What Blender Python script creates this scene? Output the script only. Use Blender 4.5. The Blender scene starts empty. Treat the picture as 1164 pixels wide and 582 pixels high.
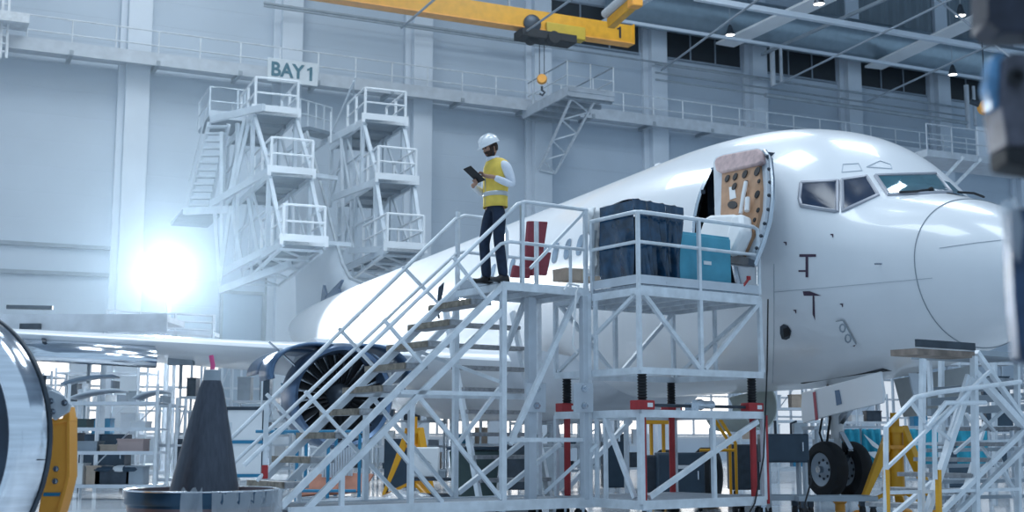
import bpy, bmesh, math, random
from math import sin, cos, pi, radians as R, atan2, sqrt
from mathutils import Vector as V, Matrix
from mathutils.bvhtree import BVHTree
random.seed(7)
C = bpy.context.scene.collection
F = 1450.0; PITCH = math.atan(209/1450); EYE = V((0, 0, 1.0))
fwd = V((0, cos(PITCH), sin(PITCH))); upv = V((0, -sin(PITCH), cos(PITCH)))
def ray(x, y): return V((1, 0, 0))*((x-582)/F) + fwd + upv*((291-y)/F)
def at(x, y, Y): d = ray(x, y); return EYE + d*(Y/d.y)
def on(x, y, z): d = ray(x, y); return EYE + d*((z-1.0)/d.z)
def pl(x, y, p0, n):
    d = ray(x, y); return EYE + d*((p0-EYE).dot(n)/d.dot(n))
# ---------------------------------------------------------------- materials
MATS = {}
def mat(name, col, rough=.5, metal=0, var=.06, scale=3.0, bump=0.0, coat=0, emit=None, es=0, alpha=1, trans=0, stretch=None):
    if name in MATS: return MATS[name]
    m = bpy.data.materials.new(name); m.use_nodes = True
    nt = m.node_tree; b = nt.nodes['Principled BSDF']
    b.inputs['Roughness'].default_value = rough; b.inputs['Metallic'].default_value = metal
    b.inputs['Coat Weight'].default_value = coat; b.inputs['Alpha'].default_value = alpha
    b.inputs['Transmission Weight'].default_value = trans
    if emit: b.inputs['Emission Color'].default_value = (*emit, 1); b.inputs['Emission Strength'].default_value = es
    tc = nt.nodes.new('ShaderNodeTexCoord'); mp = nt.nodes.new('ShaderNodeMapping')
    if stretch: mp.inputs['Scale'].default_value = stretch
    nz = nt.nodes.new('ShaderNodeTexNoise'); nz.inputs['Scale'].default_value = scale; nz.inputs['Detail'].default_value = 5
    nt.links.new(tc.outputs['Object'], mp.inputs['Vector']); nt.links.new(mp.outputs['Vector'], nz.inputs['Vector'])
    rp = nt.nodes.new('ShaderNodeValToRGB')
    rp.color_ramp.elements[0].position = .3; rp.color_ramp.elements[1].position = .7
    rp.color_ramp.elements[0].color = (*[max(0, c*(1-var*1.5)) for c in col], 1)
    rp.color_ramp.elements[1].color = (*[min(1, c*(1+var)) for c in col], 1)
    nt.links.new(nz.outputs['Fac'], rp.inputs['Fac']); nt.links.new(rp.outputs['Color'], b.inputs['Base Color'])
    if bump:
        bp = nt.nodes.new('ShaderNodeBump'); bp.inputs['Strength'].default_value = bump; bp.inputs['Distance'].default_value = .02
        nt.links.new(nz.outputs['Fac'], bp.inputs['Height']); nt.links.new(bp.outputs['Normal'], b.inputs['Normal'])
    MATS[name] = m; return m
wp = mat('aircraft_white', (.80,.82,.85), .28, 0, .02, 1.2, coat=.4)
frame_m = mat('galvanised_frame', (.72,.77,.82), .38, .15, .10, 6)
deckm = mat('deck_grating', (.34,.38,.43), .6, .2, .15, 25, bump=.3)
treadm = mat('tread_plate', (.30,.31,.33), .6, .2, .2, 18, bump=.3)
treadn = mat('tread_edge', (.24,.21,.17), .7, 0, .3, 15)
steel = mat('bare_steel', (.55,.60,.66), .25, 1, .08, 4)
chrome = mat('polished_lip', (.80,.84,.90), .14, 1, .10, 2.5, stretch=(1,1,14))
redm = mat('red_paint', (.40,.025,.03), .45, 0, .15, 5)
blackm = mat('black_rubber', (.012,.014,.018), .7, 0, .2, 8)
darkm = mat('dark_metal', (.05,.065,.085), .45, .5, .2, 6)
navym = mat('navy_paint', (.035,.065,.10), .45, 0, .15, 4)
yel = mat('yellow_paint', (.74,.36,.015), .4, 0, .08, 3)
oran = mat('orange_paint', (.90,.40,.06), .45, 0, .08, 3)
teal = mat('teal_board', (.08,.36,.50), .5, 0, .10, 4)
tarpm = mat('navy_film', (.010,.05,.11), .12, 0, .4, 5, bump=1.2, coat=.4)
tan = mat('tan_liner', (.42,.24,.14), .6, 0, .12, 7)
pinkm = mat('faded_pink_foam', (.52,.38,.38), .7, 0, .15, 10)
whitem = mat('white_plastic', (.78,.80,.82), .4, 0, .04, 3)
greym = mat('grey_paint', (.32,.37,.42), .5, 0, .1, 3)
lgrey = mat('light_grey_paint', (.55,.60,.66), .5, 0, .08, 3)
bluem = mat('blue_paint', (.02,.20,.36), .45, 0, .1, 3)
maroon = mat('maroon_fabric', (.26,.05,.07), .8, 0, .1, 12)
cardm = mat('cardboard', (.45,.36,.29), .8, 0, .1, 6)
woodm = mat('terracotta_panel', (.42,.17,.11), .7, 0, .15, 5)
filmm = mat('clear_film', (.75,.80,.86), .12, 0, .1, 5, bump=.8, coat=.6, alpha=.34)
glassd = mat('cockpit_glass_dark', (.012,.03,.07), .2, 0, .15, 3)
glasst = mat('cockpit_glass_teal', (.05,.17,.22), .08, .3, .2, 2, coat=1)
greenb = mat('dark_green_bin', (.06,.10,.10), .5, 0, .1, 4)
conem = mat('titanium_cone', (.075,.085,.11), .42, .6, .12, 5, stretch=(9,9,.5))
# ---------------------------------------------------------------- mesh builder
class MB:
    def __init__(s): s.v = []; s.f = []
    def add(s, vs, fs):
        n = len(s.v); s.v += [V(p) for p in vs]; s.f += [[i+n for i in f] for f in fs]; return s
    def box(s, c, sz, rz=0, ax=None):
        c = V(c); hx, hy, hz = [k/2 for k in sz]
        if ax: X, Y, Z = ax
        else: X = V((cos(rz), sin(rz), 0)); Y = V((-sin(rz), cos(rz), 0)); Z = V((0, 0, 1))
        vs = [c+X*a*hx+Y*b*hy+Z*d*hz for a in (-1,1) for b in (-1,1) for d in (-1,1)]
        return s.add(vs, [(0,1,3,2),(4,6,7,5),(0,4,5,1),(2,3,7,6),(0,2,6,4),(1,5,7,3)])
    def beam(s, a, b, w=.05, h=None):
        a, b = V(a), V(b); h = h or w; d = b-a; L = d.length
        if L < 1e-6: return s
        Z = d/L; X = Z.cross(V((0,0,1)))
        X = X.normalized() if X.length > .02 else V((.819,.574,0))
        Y = Z.cross(X)
        return s.box((a+b)/2, (w, h, L), ax=(X, Y, Z))
    def tube(s, pts, r=.02, n=8, rs=None):
        pts = [V(p) for p in pts]; N = len(pts); rings = []
        pr = None
        for i, p in enumerate(pts):
            t = (pts[min(i+1,N-1)]-pts[max(i-1,0)]).normalized()
            if pr is None: X = t.cross(V((0,0,1))); X = X if X.length > .05 else t.cross(V((0,1,0)))
            else: X = pr - t*pr.dot(t)
            X.normalize(); pr = X; Y = t.cross(X); rr = rs[i] if rs else r
            rings.append([p+(X*cos(2*pi*k/n)+Y*sin(2*pi*k/n))*rr for k in range(n)])
        vs = [q for g in rings for q in g]; fs = []
        for i in range(N-1):
            for k in range(n): a = i*n+k; b = i*n+(k+1)%n; fs.append((a, b, b+n, a+n))
        fs.append(tuple(range(n-1,-1,-1))); fs.append(tuple((N-1)*n+k for k in range(n)))
        return s.add(vs, fs)
    def lathe(s, o, axis, prof, n=48, a0=0, a1=2*pi):   # prof: (t along axis, radius)
        o = V(o); Z = V(axis).normalized(); X = Z.cross(V((0,0,1)))
        X = X.normalized() if X.length > .05 else V((1,0,0)); Y = Z.cross(X)
        full = abs(a1-a0-2*pi) < 1e-4; m = n if full else n+1
        vs = [o+Z*t+(X*cos(a0+(a1-a0)*k/n)+Y*sin(a0+(a1-a0)*k/n))*r for t, r in prof for k in range(m)]; fs = []
        for i in range(len(prof)-1):
            for k in range(n): a = i*m+k; b = i*m+(k+1)%m; fs.append((a, b, b+m, a+m))
        return s.add(vs, fs)
    def prism(s, pts, d):
        pts = [V(p) for p in pts]; d = V(d); n = len(pts)
        return s.add(pts+[p+d for p in pts], [tuple(range(n)), tuple(range(2*n-1, n-1, -1))]+[(i, (i+1)%n+0, (i+1)%n+n, i+n) for i in range(n)])
    def grid(s, rows, th=0):
        m = len(rows[0]); vs = [p for r in rows for p in r]
        return s.add(vs, [(i*m+k, i*m+k+1, (i+1)*m+k+1, (i+1)*m+k) for i in range(len(rows)-1) for k in range(m-1)])
    def ball(s, c, r, nu=16, nv=10):
        c = V(c); r = r if hasattr(r, '__len__') else (r, r, r)
        vs = [c+V((r[0]*sin(pi*j/nv)*cos(2*pi*i/nu), r[1]*sin(pi*j/nv)*sin(2*pi*i/nu), r[2]*cos(pi*j/nv))) for j in range(nv+1) for i in range(nu)]
        return s.add(vs, [(j*nu+i, (j+1)*nu+i, (j+1)*nu+(i+1)%nu, j*nu+(i+1)%nu) for j in range(nv) for i in range(nu)])
ORG = {}
def build(name, mb, m, parent=None, bevel=0, solid=0, sharp=35, smooth=True):
    me = bpy.data.meshes.new(name); o = bpy.data.objects.new(name, me); C.objects.link(o)
    if parent is not None: org = ORG[parent]
    else:
        xs = [p.x for p in mb.v]; ys = [p.y for p in mb.v]; zs = [p.z for p in mb.v]
        org = V(((min(xs)+max(xs))/2, (min(ys)+max(ys))/2, min(zs)))
    ORG[o] = org
    bm = bmesh.new(); vs = [bm.verts.new(p-org) for p in mb.v]
    for f in mb.f:
        try: bm.faces.new([vs[i] for i in f])
        except ValueError: pass
    bmesh.ops.remove_doubles(bm, verts=bm.verts, dist=1e-5)
    bmesh.ops.recalc_face_normals(bm, faces=bm.faces)
    bm.to_mesh(me); bm.free()
    if smooth:
        for p in me.polygons: p.use_smooth = True
        me.set_sharp_from_angle(angle=R(sharp))
    me.materials.append(m)
    if parent is not None: o.parent = parent
    else: o.location = org
    if solid: md = o.modifiers.new('solid', 'SOLIDIFY'); md.thickness = solid; md.offset = 0
    if bevel: md = o.modifiers.new('bevel', 'BEVEL'); md.width = bevel; md.segments = 2; md.limit_method = 'ANGLE'
    return o
def tag(o, label=None, cat=None, group=None, kind=None):
    if label: o['label'] = label
    if cat: o['category'] = cat
    if group: o['group'] = group
    if kind: o['kind'] = kind
    return o
def thing(name, loc, label, cat, group=None):
    o = bpy.data.objects.new(name, None); C.objects.link(o); o.location = loc; ORG[o] = V(loc); o.empty_display_size = .2
    return tag(o, label, cat, group)
def struct(name, mb, m, label=None, **k):
    o = build(name, mb, m, **k); o['kind'] = 'structure'
    if label: o['label'] = label
    return o
def sub(o, mesh_from=None): ORG[o] = ORG[o]; return o
def copy_tree(o, delta, parent=None):
    c = o.copy(); C.objects.link(c)
    if parent is None: c.location = o.location + V(delta)
    else: c.parent = parent
    for ch in list(o.children): copy_tree(ch, delta, c)
    return c
def textpart(name, s, size, loc, xdir, up, m, parent, th=.004, sx=1.0, off=0):
    cu = bpy.data.curves.new(name, 'FONT'); cu.body = s; cu.size = size; cu.extrude = th
    cu.offset = off; cu.align_x = 'CENTER'; cu.align_y = 'CENTER'
    t = bpy.data.objects.new(name+'_tmp', cu); C.objects.link(t)
    dg = bpy.context.evaluated_depsgraph_get(); me = bpy.data.meshes.new_from_object(t.evaluated_get(dg))
    bpy.data.objects.remove(t)
    X = V(xdir).normalized(); Y = V(up).normalized(); Z = X.cross(Y)
    M = Matrix((X*sx, Y, Z)).transposed()
    for v in me.vertices: v.co = M @ v.co + V(loc) - ORG[parent]
    me.materials.clear(); me.materials.append(m)
    o = bpy.data.objects.new(name, me); C.objects.link(o); o.parent = parent; ORG[o] = ORG[parent]
    return o

def digit_one(name, h, loc, xdir, m, parent, th=.01):
    X = V(xdir).normalized(); U_ = V((0,0,1)); Z = X.cross(U_); p = V(loc)
    pts = [(-.06,-.5),(.14,-.5),(.14,.5),(-.01,.5),(-.08,.40),(-.24,.34),(-.24,.20),(-.06,.26)]
    return build(name, MB().prism([p+X*a*h+U_*b*h for a, b in pts], Z*th), m, parent, smooth=False)
HAZE = .0065; EXPO = 0.35
# ---------------------------------------------------------------- setting
WV = V((.905,.426,0)).normalized(); WN = V((.426,-.905,0)).normalized()   # along the far wall, and out of it
W0 = V((-6.6, 58, 0))
def wp_(t, z, o=0): return W0 + WV*t + WN*o + V((0,0,z))
def wl(x, y, o=0): return pl(x, y, W0+WN*o, WN)                 # pixel -> point on the wall plane (offset o)
def wt(p): return (p-W0).dot(WV)
wallm = mat('painted_wall_panels', (.50,.58,.67), .6, 0, .03, .5)
nt = wallm.node_tree; b = nt.nodes['Principled BSDF']                 # horizontal cladding joints
tc = nt.nodes.new('ShaderNodeTexCoord'); sp = nt.nodes.new('ShaderNodeSeparateXYZ'); mt = nt.nodes.new('ShaderNodeMath'); mt.operation = 'FRACT'
ml = nt.nodes.new('ShaderNodeMath'); ml.operation = 'MULTIPLY'; ml.inputs[1].default_value = .9
lt = nt.nodes.new('ShaderNodeMath'); lt.operation = 'LESS_THAN'; lt.inputs[1].default_value = .05
bp = nt.nodes.new('ShaderNodeBump'); bp.inputs['Strength'].default_value = .6; bp.inputs['Distance'].default_value = .03; bp.invert = True
nt.links.new(tc.outputs['Object'], sp.inputs[0]); nt.links.new(sp.outputs['Z'], ml.inputs[0]); nt.links.new(ml.outputs[0], mt.inputs[0])
nt.links.new(mt.outputs[0], lt.inputs[0]); nt.links.new(lt.outputs[0], bp.inputs['Height']); nt.links.new(bp.outputs['Normal'], b.inputs['Normal'])
colm = mat('column_paint', (.66,.73,.81), .55, 0, .03, 1)
mb = MB().box(wp_(12, 15, -.3), (100, .6, 30), atan2(WV.y, WV.x)); struct('wall_back', mb, wallm)
floorm = mat('polished_floor', (.62,.66,.70), .16, 0, .12, .35, coat=.3)
mb = MB().box((0, 35, -.05), (120, 110, .1)); struct('floor', mb, floorm)
mb = MB().box((0, 48, 29.2), (120, 76, .3)); struct('ceiling', mb, mat('roof_deck', (.35,.40,.46), .7))
cx = [(150,.0),(325,0),(475,0),(612,0),(745,0),(860,0),(968,0),(1070,0),(1158,0)]
for i, (x, _) in enumerate(cx):
    t = wt(wl(x, 200)); w = .95 if i else 1.0
    mb = MB().box(wp_(t, 15, .30), (w, .6, 30), atan2(WV.y, WV.x))
    mb.box(wp_(t-.62, 15, .12), (.3, .24, 30), atan2(WV.y, WV.x))
    struct('trim_%d' % (i+1), mb, colm, bevel=.02)
# dark clerestory window strip, one window per bay
ts = [wt(wl(x, 200)) for x, _ in cx]
zc = wl(780, 47).z; zh = 1.1
glz = mat('clerestory_glass', (.008,.014,.022), .5, 0, .3, 1)
mul = mat('mullion_paint', (.25,.30,.36), .5)
for k in range(3, 8):
    a, b_ = ts[k]+.65, ts[k+1]-.95
    w = struct('window_%d' % (k-2), MB().box(wp_((a+b_)/2, zc, .04), (b_-a, .10, 2*zh), atan2(WV.y, WV.x)), glz)
    m2 = MB()
    for q in (.33, .66): m2.box(wp_(a+(b_-a)*q, zc, .11), (.08, .06, 2*zh), atan2(WV.y, WV.x))
    m2.box(wp_((a+b_)/2, zc+zh, .11), (b_-a, .07, .1), atan2(WV.y, WV.x)); m2.box(wp_((a+b_)/2, zc-zh, .11), (b_-a, .07, .1), atan2(WV.y, WV.x))
    build('mullion', m2, mul, w)
# lit ground-floor glazing low on the wall
lit = mat('daylit_glazing', (.8,.8,.78), .5, 0, .1, .4, emit=(1,.94,.88), es=1.15)
litd = mat('dim_glazing', (.5,.55,.6), .5, 0, .1, .4, emit=(.9,.95,1), es=.45)
ta = [-34, -22.6, -12.4, -2.2, 6.4, 12.6, 20, 27, 34, 41, 50]
for k in range(len(ta)-1):
    a, b_ = ta[k]+.4, ta[k+1]-.4
    w = struct('window_%d' % (k+8), MB().box(wp_((a+b_)/2, 2.75, .05), (b_-a, .1, 3.1), atan2(WV.y, WV.x)), lit if k < 6 else litd)
    m2 = MB()
    n = 6
    for q in range(n+1): m2.box(wp_(a+(b_-a)*q/n, 2.75, .14), (.10, .1, 3.1), atan2(WV.y, WV.x))
    for z in (1.25, 2.2, 3.2, 4.25): m2.box(wp_((a+b_)/2, z, .14), (b_-a, .1, .09), atan2(WV.y, WV.x))
    build('mullion', m2, lgrey, w)
# seams and big sliding door outline low on the wall
for i, (pa, pb) in enumerate([((-20,274),(150,284)), ((-20,307),(150,314))]):
    a, b_ = wl(*pa, .1), wl(*pb, .1)
    struct('trim_%d' % (20+i), MB().beam(a, b_, .12, .16), mul)
dm = mat('blue_grey_door', (.36,.45,.55), .5, 0, .04, 1)
for i, (x0, y0, x1, y1) in enumerate([(252,332,298,382),(303,312,334,382)]):
    a, b_ = wl(x0, y0, .05), wl(x1, y1, .05)
    c = (a+b_)/2; mb = MB().box(V((c.x, c.y, a.z/2)), ((b_-a).dot(WV), .12, a.z), atan2(WV.y, WV.x))
    d = struct('door_%d' % (i+1), mb, dm)
    m2 = MB(); wd = (b_-a).dot(WV)
    for sgn in (-1, 1): m2.box(V((c.x, c.y, a.z/2))+WV*sgn*wd/2+WN*.07, (.12, .1, a.z), atan2(WV.y, WV.x))
    m2.box(V((c.x, c.y, a.z))+WN*.07, (wd, .1, .14), atan2(WV.y, WV.x))
    build('door_frame', m2, greym, d)
# ---------------------------------------------------------------- catwalk along the wall
RZW = atan2(WV.y, WV.x)
zcw = wl(400, 99, 1.0).z
cw = thing('wall_catwalk', wp_(0, zcw, .8), 'long grey steel catwalk with railings running along the hangar wall', 'catwalk')
t0, t1 = -24, 46
build('deck', MB().box(wp_((t0+t1)/2, zcw, .85), (t1-t0, 1.3, .10), RZW), lgrey, cw)
build('edge_beam', MB().box(wp_((t0+t1)/2, zcw+.02, 1.52), (t1-t0, .08, .55), RZW), lgrey, cw)
for h in (.62, 1.25): build('handrail', MB().tube([wp_(t0, zcw+h, 1.5), wp_(t1, zcw+h, 1.5)], .035, 6), frame_m, cw)
t = t0; n = 0
while t < t1:
    build('railing_post', MB().tube([wp_(t, zcw-.1, 1.5), wp_(t, zcw+1.25, 1.5)], .035, 6), frame_m, cw)
    if n % 2 == 0: build('bracket', MB().beam(wp_(t, zcw-.14, 0.1), wp_(t, zcw-.14, 1.6), .16, .18), greym, cw)
    t += 1.75; n += 1
# protruding side platform with diagonal lattice prop
pa, pb = wt(wl(622, 120, 1)), wt(wl(694, 130, 1))
zp = zcw+.35
a = at(645, 101, 56.0); b2 = at(691, 106, 57.5)
sp_ = thing('catwalk_balcony', wp_(wt(a), zcw, 3), 'grey balcony platform jutting out from the wall catwalk on a lattice prop', 'platform')
w = (b2-a).dot(WV); L = max(1.5, (a-W0).dot(WN)); z = a.z; tA = wt(a)
build('deck', MB().box(wp_(tA+w/2, z-.05, L/2+.6), (w, L-1.0, .12), RZW), lgrey, sp_)
build('edge_beam', MB().box(wp_(tA+w/2, z-.1, L), (w, .1, .45), RZW).box(wp_(tA, z-.1, L/2+.6), (.1, L-1, .45), RZW), lgrey, sp_)
for k in range(5): build('joist', MB().box(wp_(tA+w/2, z-.3, 1.3+(L-1.5)*k/4), (w, .15, .2), RZW), greym, sp_)
for h in (.65, 1.3):
    build('handrail', MB().tube([wp_(tA, z+h, 1.6), wp_(tA, z+h, L), wp_(tA+w, z+h, L), wp_(tA+w, z+h, 1.6)], .035, 6), frame_m if h<1 else greym, sp_)
for tt, oo in [(tA, L), (tA+w, L), (tA+w/2, L), (tA, L*.66), (tA+w, L*.66), (tA, L*.38), (tA+w, L*.38)]:
    build('railing_post', MB().tube([wp_(tt, z, oo), wp_(tt, z+1.3, oo)], .035, 6), frame_m, sp_)
pr0 = wp_(tA+.4, z-.3, L-.4); pr1 = wp_(tA+1.3, z-.3, L-.4)
q0 = wl(613, 193, .7); q1 = wl(631, 197, .7)
build('prop', MB().beam(pr0, q0, .1).beam(pr0+WV*1.2, q1, .1), frame_m, sp_)
m2 = MB()
for k in range(7):
    f0, f1 = k/7, (k+1)/7; A = pr0.lerp(q0, f0); B = (pr0+WV*1.2).lerp(q1, f1)
    if k % 2: A, B = (pr0+WV*1.2).lerp(q1, f0), pr0.lerp(q0, f1)
    m2.beam(A, B, .06)
m2.beam(q0, q1, .1)
build('lacing', m2, frame_m, sp_)
# white railed ladder bay at far left of the catwalk
lt_ = thing('wall_ladder', wl(5, 66, 1.9), 'pale steel ladder and landing at the far left end of the catwalk', 'ladder')
for dx in (0, 7): build('stile', MB().beam(wl(2+dx+2, -10, 2.0), wl(2+dx-2, 66, 2.0), .1), frame_m, lt_)
m2 = MB()
for k in range(8): m2.beam(wl(4-k*.2, -5+k*9, 2.0), wl(11-k*.2, -4+k*9, 2.0), .06)
build('rung', m2, frame_m, lt_)
build('landing', MB().box(wl(2, 22, 1.9), (2, 1.2, .4), RZW), frame_m, lt_)
# ---------------------------------------------------------------- conduits, duct and roof steel
def wallrun(name, px0, px1, off, r, m, label, cat, extra=()):
    a, b_ = wl(*px0, off), wl(*px1, off)
    z = (a.z+b_.z)/2; a.z = b_.z = z
    mb = MB().tube([a, b_], r, 12)
    o = build(name, mb, m); tag(o, label, cat); return o
o = wallrun('ventilation_duct', (700, 2), (1160, 76), 1.9, 1.15, mat('spiral_duct', (.30,.38,.44), .32, .7, .05, 3), 'huge silver round ventilation duct along the top of the wall', 'duct')
ORGd = o
runs = [((560,42),(880,92),.9,.05),((300,4),(620,50),1.2,.07),((300,7),(620,53),1.6,.05),((745,72),(1100,124),1.0,.06),((745,82),(1100,133),1.2,.05),((745,90),(1100,140),1.4,.05),((870,108),(1100,140),2.0,.12)]
lbl = ['upper thin pipe crossing behind the yellow crane beam', 'upper dark cable conduit above the sign, running to the crane', 'lower dark cable conduit above the sign, running to the crane', 'topmost of three thin pipes under the dark windows', 'middle of three thin pipes under the dark windows', 'lowest of three thin pipes under the dark windows','thicker pale pipe below the three thin pipes at upper right']
for (p0, p1, of, r), l in zip(runs, lbl): wallrun('wall_pipe', p0, p1, of, r, greym, l, 'pipe')
def roofbeam(p0, Y0, p1, Y1, w, h, label, m=colm, name='roof_beam'):
    o = build(name, MB().beam(at(*p0, Y0), at(*p1, Y1), w, h), m); return tag(o, label, 'beam')
NB = -WN
def along(p, x, y):    # far point of a beam running square to the wall, through world point p towards pixel column x
    d = ray(x, y); 
    return None
def crossbeam(px, L, w, h, label, m=colm, off=1.5, to=None):
    a = wl(*px, off); b_ = on(*to, a.z) if to else a + WN*L
    o = build('roof_beam', MB().beam(a, b_, w, h), m); tag(o, label, 'beam'); return o
beamm = mat('roof_beam_white', (.86,.88,.90), .5, 0, .03, 1)
crossbeam((824,51), 26, 1.15, .12, 'wide pale roof beam crossing above the duct, left of the two widest', beamm, to=(940,-3))
crossbeam((993,77), 26, 1.15, .12, 'wide pale roof beam crossing above the duct, right of the two widest', beamm, to=(1124,16))
crossbeam((866,62), 20, .14, .14, 'slim grey roof strut just right of the left wide beam', greym)
crossbeam((668,38), 16, .3, .3, 'short pale roof beam behind the crane hoist', colm)
for px0, px1, off, w, l in [((700,14),(1130,99),4,.14,'long pale roof purlin running along the wall in front of the duct'),((790,-6),(1180,68),9,.24,'upper long pale purlin running above the silver duct')]:
    a, b_ = wl(*px0, off), wl(*px1, off); z = (a.z+b_.z)/2; a.z = b_.z = z
    tag(build('roof_purlin', MB().beam(a, b_, w, w), colm), l, 'beam')
for p0, p1, Y, l in [((752,80),(872,-8),52,'thin dark tie rod slanting over the dark windows, leftmost'),((878,99),(1100,-10),55,'thin dark tie rod slanting across the duct, middle one'),((985,116),(1150,40),57,'thin dark tie rod slanting up at far right'),((456,32),(500,-6),48,'dark tie rod meeting the wall column above the right dock tower'),((585,45),(660,-8),50,'dark tie rod behind the crane beam near the hoist'),((1060,-5),(1150,66),50,'grey strut slanting down to the right in the top right corner'),((1130,70),(1150,66),50,'')]:
    if not l: continue
    tag(build('tie_rod', MB().tube([at(*p0, Y+6), at(*p1, Y-10)], .045, 6), mul), l, 'rod')
# downpipes at the right columns
for x, y0, y1, l in [(858,52,102,'vertical grey pipe pair beside the wall column above the open aircraft door'),(1073,100,150,'pale bent pipe dropping beside the last visible wall column')]:
    t = wt(wl(x, 90)); z1 = wl(x, y0, 1).z; z0 = wl(x, y1, 1).z
    mb = MB().tube([wp_(t-.3, z1, 2.0), wp_(t-.3, z0, 2.0)], .14, 10).tube([wp_(t+.25, z1, 2.0), wp_(t+.25, z0+.3, 2.0)], .09, 10)
    tag(build('downpipe', mb, lgrey), l, 'pipe')
# corrugated cladding above the duct
cm = mat('corrugated_cladding', (.20,.25,.29), .6, .1, .05, 1)
mb = MB(); a = wt(wl(925, 20, .5)); b_ = wt(wl(1120, 20, .5)); zb = wl(1000, 62, .5).z; t = a
rows = [[], []]
k = 0
while t < b_:
    o_ = .35+(.14 if (k//2) % 2 else 0); rows[0].append(wp_(t, zb, o_)); rows[1].append(wp_(t, 29, o_)); t += .22; k += 1
mb.grid(rows); struct('wall_upper', mb, cm, smooth=False)
# ceiling lamps
for i, (x, y, Y) in enumerate([(931,5,50),(1092,18,56),(830,40,62),(1083,85,64)]):
    p = at(x, y, Y); T = thing('high_bay_lamp', p, ['round high bay lamp hanging at the top edge left of the striped cladding','round high bay lamp in the top right corner above the beams','small round lamp in front of the dark window left of the left wide beam','small round lamp under the duct at far right'][i], 'lamp', 'high bay lamps')
    build('housing', MB().lathe(p+V((0,0,.5)), (0,0,-1), [(-.05,.03),(0,.08),(.15,.13),(.45,.22),(.5,.24)], 20), darkm, T)
    build('lens', MB().lathe(p+V((0,0,.03)), (0,0,-1), [(0,.0),(0.0,.22),(.02,.21)], 20), mat('lamp_lens', (1,1,1), .4, emit=(1,1,1), es=2.5), T)
    build('rod', MB().tube([p+V((0,0,.5)), V((p.x,p.y,29.04))], .02, 6), greym, T)
# BAY 1 sign
p = wl(333, 82, 2.4); s0 = wl(305, 82, 2.4); s1 = wl(362, 82, 2.4)
wS = (s1-s0).length; hS = wS*.46
sg = thing('bay_sign', p, 'white rectangular sign reading BAY 1 in teal letters on the catwalk', 'sign')
build('board', MB().box(p, (wS, .08, hS), RZW), mat('sign_white', (.74,.80,.84), .5), sg, bevel=.02)
digit_one('digit', hS*.60, p+WN*.045+WV*wS*.34, WV, mat('sign_teal', (.02,.14,.20), .5), sg)
textpart('lettering', 'BAY', hS*.84, p+WN*.055-V((0,0,.0))-WV*wS*.12, WV, V((0,0,1)), mat('sign_teal', (.02,.14,.20), .5), sg, .012, sx=.92, off=.022)
for s_ in (-.35,.35): build('bracket', MB().beam(p+WV*wS*s_-WN*.05, p+WV*wS*s_-WN*1.0, .06), frame_m, sg)
# ---------------------------------------------------------------- yellow overhead crane
e = at(717, 41, 55); zc_ = e.z; hg = .82
cr = thing('overhead_crane', e, 'long yellow overhead crane beam marked 1 with a black hoist', 'crane')
g0, g1 = e - WV*28, e
build('girder', MB().beam(g0, g1, .5, hg), yel, cr, bevel=.02)
build('bottom_flange', MB().box((g0+g1)/2-V((0,0,hg/2+.02)), ((g1-g0).length, .62, .05), RZW), oran, cr)
build('end_plate', MB().box(g1, (.06, .6, hg+.1), RZW), yel, cr)
digit_one('number', .52, e-WV*.72+WN*.255, WV, blackm, cr)
for k in (6, 14, 22): build('hanger', MB().tube([e-WV*k+V((0,0,hg/2)), V((e.x-WV.x*k, e.y-WV.y*k, 29.04))], .06, 8), greym, cr)
# end carriage rising to the right
ec0 = at(694, 27, 53); ec1 = at(722, 2, 51)
build('end_carriage', MB().beam(ec0, ec1, .35, .45), yel, cr, bevel=.03)
build('buffer', MB().box(ec1, (.5,.5,.5), .4), oran, cr, bevel=.05)
build('drive_tube', MB().tube([at(688, 16, 53), at(716, -8, 51)], .2, 12), lgrey, cr)
h = at(620, 37, 53.0)
build('hoist_body', MB().box(h+WV*.9+V((0,0,.12)), (1.9,.5,.6), RZW), mat('ochre_paint', (.55,.38,.03), .5), cr, bevel=.05)
build('hoist_motor', MB().lathe(h-WV*.7-WN*.1+V((0,0,.25)), WN, [(-.45,.0),(-.45,.38),(.3,.4),(.4,.25),(.4,0)], 20), darkm, cr)
build('hoist_trolley', MB().box(h+V((0,0,-.25)), (2.6,.9,.35), RZW).lathe(h+V((.3,-.3,-.35)), WN, [(-.2,0),(-.2,.28),(.2,.28),(.2,0)], 16).lathe(h+V((-.6,-.3,-.35)), WN, [(-.2,0),(-.2,.28),(.2,.28),(.2,0)], 16), blackm, cr, bevel=.02)
hk = at(616, 90, 53.0); hb = V((hk.x, h.y, hk.z))
build('rope', MB().tube([V((hb.x-.1,hb.y,h.z-.2)), V((hb.x-.1,hb.y,hb.z+.2))], .018, 6).tube([V((hb.x+.1,hb.y,h.z-.2)), V((hb.x+.1,hb.y,hb.z+.2))], .018, 6), darkm, cr)
build('hook_block', MB().lathe(hb-V((0,.12,0)), (0,1,0), [(0,0),(0,.18),(.06,.22),(.2,.22),(.26,.18),(.26,0)], 20), oran, cr)
build('hook', MB().tube([hb+V((0,.12,-.28)), hb+V((0,.12,-.45)), hb+V((.12,.12,-.55)), hb+V((.02,.12,-.68)), hb+V((-.1,.12,-.6))], .05, 8), darkm, cr)
# small orange hook block seen far right
q = at(1122, 121, 50); T = thing('crane_hook', q, 'small orange crane hook block hanging at the far right below the beams', 'hook')
build('hook_block', MB().lathe(q, (0,1,0), [(0,0),(0,.3),(.3,.3),(.3,0)], 18), oran, T); build('rope', MB().tube([q+V((0,.15,.2)), V((q.x,q.y+.15,29.04))], .03, 6), darkm, T)
build('hook', MB().tube([q+V((-.2,.15,.1)), q+V((-.6,.15,.25))], .12, 8), darkm, T)
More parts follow.
